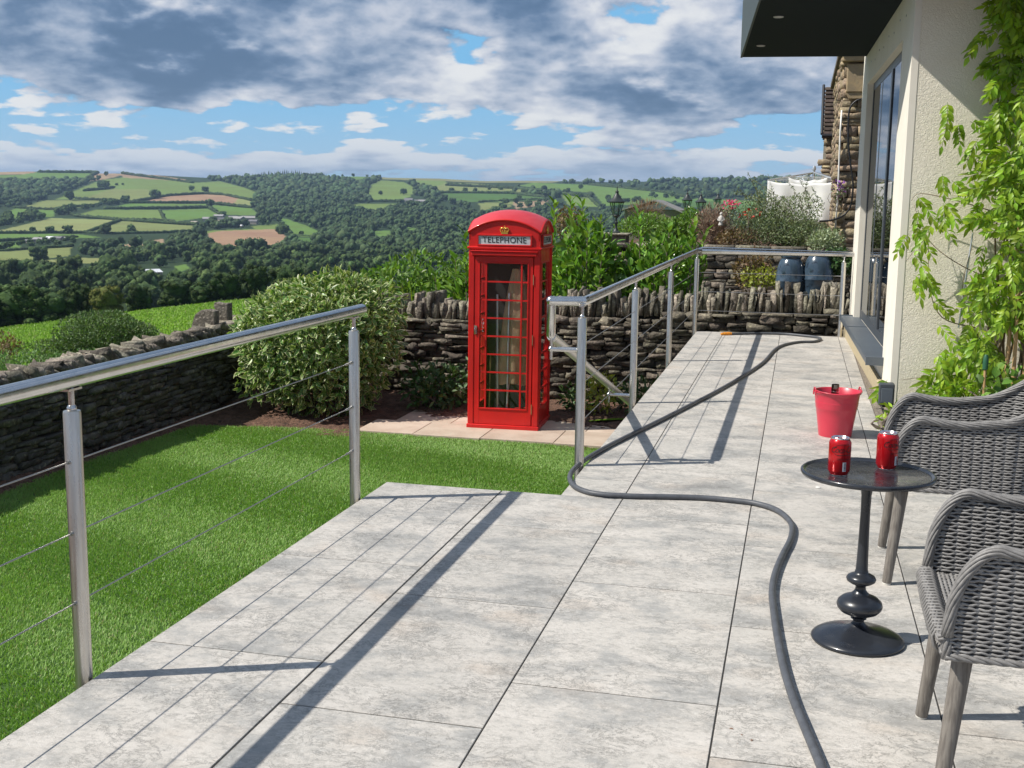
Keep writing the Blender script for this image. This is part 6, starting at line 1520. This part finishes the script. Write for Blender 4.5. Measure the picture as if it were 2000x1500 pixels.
# near big trees standing on the edge of the pasture, and bushes
def near_tree(px, pyb, dist, wpx, hpx, label, k, m=None):
    a, t0 = azr(px, pyb); dist = 150+(dist-170)*.12; p = Vector((math.sin(a)*dist, math.cos(a)*dist, 1.35+dist*float(np.interp(math.log(dist), np.log(RR), tan_profile(px))))); s = wpx*dist/CF/9.5; hz = hpx*dist/CF/8.6
    o = thing('tree', label, 'tree', p-Vector((0, 0, 1.0*hz)), rng.uniform(0, 6)); o.scale = (s, s, hz)
    cn = link('crown', tree_mesh(k, leafn=6500, nb=60, lowz=.02), o); link('trunk', TK, o)
    if m: cn.data.materials.clear(); cn.data.materials.append(m)
warm = treemat('warm_green_foliage', (.14, .165, .04), (.22, .235, .065), .35)
near_tree(40, 605, 190, 130, 82, 'large tree at the left edge of the view standing on the field edge', 31)
near_tree(-30, 612, 185, 110, 60, 'low spreading tree cut by the left edge of the photo', 32)
near_tree(105, 612, 175, 90, 62, 'dark bushy tree right of the large left edge tree, on the field edge', 33)
near_tree(205, 596, 180, 76, 58, 'round warm olive green tree standing alone in front of the dark wood', 34, warm)
near_tree(270, 590, 230, 60, 52, 'dark tree between the olive green tree and the shed', 35)
near_tree(345, 588, 240, 80, 55, 'pale leafed bushy tree on the far edge of the pasture', 36)
near_tree(440, 582, 230, 70, 60, 'tall dark tree left of the variegated shrub on the field edge', 37)
near_tree(395, 584, 235, 60, 45, 'low dark tree on the field edge in the middle of the pasture', 38)
near_tree(500, 580, 240, 70, 70, 'broad tree directly above the variegated shrub', 39)
near_tree(560, 570, 260, 80, 60, 'broad dark tree above the right side of the variegated shrub', 40)
near_tree(160, 600, 200, 60, 70, 'narrow dark tree left of the round olive green tree', 41)

# hedgerows on the hillside
hedgem = treemat('hedge_foliage', (.035, .06, .022), (.055, .085, .03), .3)
HED = [[(150, 389), (255, 396), (330, 383), (400, 379), (440, 382), (490, 392)], [(110, 409), (195, 401), (200, 392)], [(30, 407), (108, 411), (145, 421)], [(205, 409), (408, 406), (410, 398)], [(250, 397), (300, 397), (410, 397), (490, 406)], [(145, 422), (230, 430), (322, 432), (340, 434)], [(312, 411), (322, 431)], [(408, 406), (432, 420)],
 [(168, 455), (235, 431)], [(0, 456), (60, 456), (165, 456), (215, 458), (330, 455), (385, 452)], [(235, 431), (385, 439)], [(0, 471), (90, 468), (150, 464)], [(0, 492), (140, 481)], [(75, 337), (190, 338), (170, 348)], [(240, 340), (375, 358)], [(560, 446), (572, 462), (620, 464)], [(420, 487), (548, 482), (562, 466)], [(855, 377), (1000, 378), (1062, 386)], [(935, 396), (1050, 391)], [(872, 362), (1012, 369)], [(1012, 369), (1150, 385), (1172, 406)], [(680, 395), (728, 394), (790, 394)], [(1150, 362), (1300, 377), (1345, 387)], [(1000, 379), (1012, 363)], [(165, 373), (205, 370), (222, 367)]]
for i, pl in enumerate(HED):
    pts = []
    for a, b_ in zip(pl[:-1], pl[1:]):
        L_ = math.hypot(b_[0]-a[0], b_[1]-a[1]); m = max(2, int(L_/1.25))
        for j in range(m): pts.append((a[0]+(b_[0]-a[0])*j/m, a[1]+(b_[1]-a[1])*j/m))
    pts.append(pl[-1]); W = [px_to_world(*p) for p in pts]; parts = []
    for p, r in W:
        s = 1.7*r/1400*rng.uniform(.65, 1.3)+.2; V, F = I1; parts.append((V*(1+rng.normal(0, .12, (len(V), 1)))*np.array([s*1.35, s*1.35, s])+np.array([p.x, p.y, p.z+s*.5]), F))
    V, F = cat(parts); o_c = V.mean(0); o = npmesh('hedgerow', V-o_c, F, hedgem); o.location = Vector(o_c); tag(o, 'dark hedgerow dividing the far fields', 'hedge', 'hedgerows between the far fields')
# farm buildings
roofg = mat('grey_barn_roof', (.30, .29, .29), .8); wallp = mat('pale_stone_wall', (.34, .30, .25), .85); roofw = mat('white_shed_roof', (.66, .68, .72), .6); roofb = mat('slate_farm_roof', (.16, .155, .165), .7)
def barn(px, py, wpx, hpx, label, grp, rot=0., rm=roofg, dist=None):
    p, r = px_to_world(px, py); w_ = wpx*r/CF; h = hpx*r/CF; t = thing('farm_building', label, 'farm building', p, rot-math.atan2(p.x, p.y), grp); d = w_*.8
    b = MB(); b.box(-w_/2, w_/2, -d/2, d/2, -3, h*.55); b.build('wall', wallp, t, smooth=None)
    b = MB(); b.add([(-w_*.53, -d*.54, h*.52), (w_*.53, -d*.54, h*.52), (w_*.53, 0, h), (-w_*.53, 0, h), (-w_*.53, d*.54, h*.52), (w_*.53, d*.54, h*.52)], [(0, 1, 2, 3), (3, 2, 5, 4), (0, 3, 4), (1, 5, 2)]); b.build('roof', rm, t, smooth=None)
for i, (px, py, w_, h, rm) in enumerate(((380, 438, 14, 6, wallp), (408, 431, 22, 7, roofg), (432, 432, 16, 7, roofb), (428, 425, 18, 6, roofg), (450, 436, 15, 7, roofb), (466, 431, 22, 8, roofg), (485, 430, 24, 8, roofg), (475, 438, 20, 7, roofb), (495, 436, 16, 7, roofb), (455, 428, 16, 6, roofg), (470, 443, 9, 4, roofw))):
    barn(px, py, w_, h, 'one of the barns and sheds of the upper farm beside the dark wood', 'upper farm buildings', R(20*((i*7) % 5-2)), rm)
for i, (px, py, w_, h, rm) in enumerate(((58, 474, 16, 6, roofb), (76, 471, 18, 7, roofg), (98, 470, 13, 8, roofw), (112, 469, 20, 7, roofb), (130, 469, 12, 6, roofg), (90, 474, 13, 5, roofb))):
    barn(px, py, w_, h, 'one of the houses of the lower hamlet at the left', 'lower hamlet houses', R(15*((i*5) % 5-2)), rm)
for i, (px, py, w_, h, rm) in enumerate(((798, 397, 16, 10, roofb), (812, 397, 12, 7, roofb), (826, 397, 18, 7, roofg))): barn(px, py, w_, h, 'one of the farmhouse buildings beside the bright meadow above the wood', 'meadow farm buildings', R(12*(i-1)), rm)
barn(1062, 377, 14, 5, 'pale farmhouse on the far right slope left of the lantern', None, 0, roofg)
barn(293, 537, 36, 11, 'shed with a white roof among the valley trees', None, R(25), roofw)
barn(246, 540, 12, 7, 'small grey shed left of the white roofed shed', None, 0, roofg)
# sheep dots in the hillside fields are left to the grain of the grass

# ------------------------------------------------------------------ air
hz = bpy.data.materials.new('haze_air'); hz.use_nodes = True; t = NT(hz.node_tree)
pv = t.n('ShaderNodeVolumePrincipled'); pv.inputs['Color'].default_value = (.50, .70, 1., 1); pv.inputs['Density'].default_value = .000085; pv.inputs['Anisotropy'].default_value = .2
t.n('ShaderNodeOutputMaterial', i_Volume=pv.outputs[0])
zlo = float(Zg.min())-2
HB = MB(); HB.box(-13500, 13500, -13500, 13500, zlo, 140); o = HB.build('haze', hz, smooth=None); tag(o, 'thin blue summer haze over the valley', 'haze', kind='stuff')
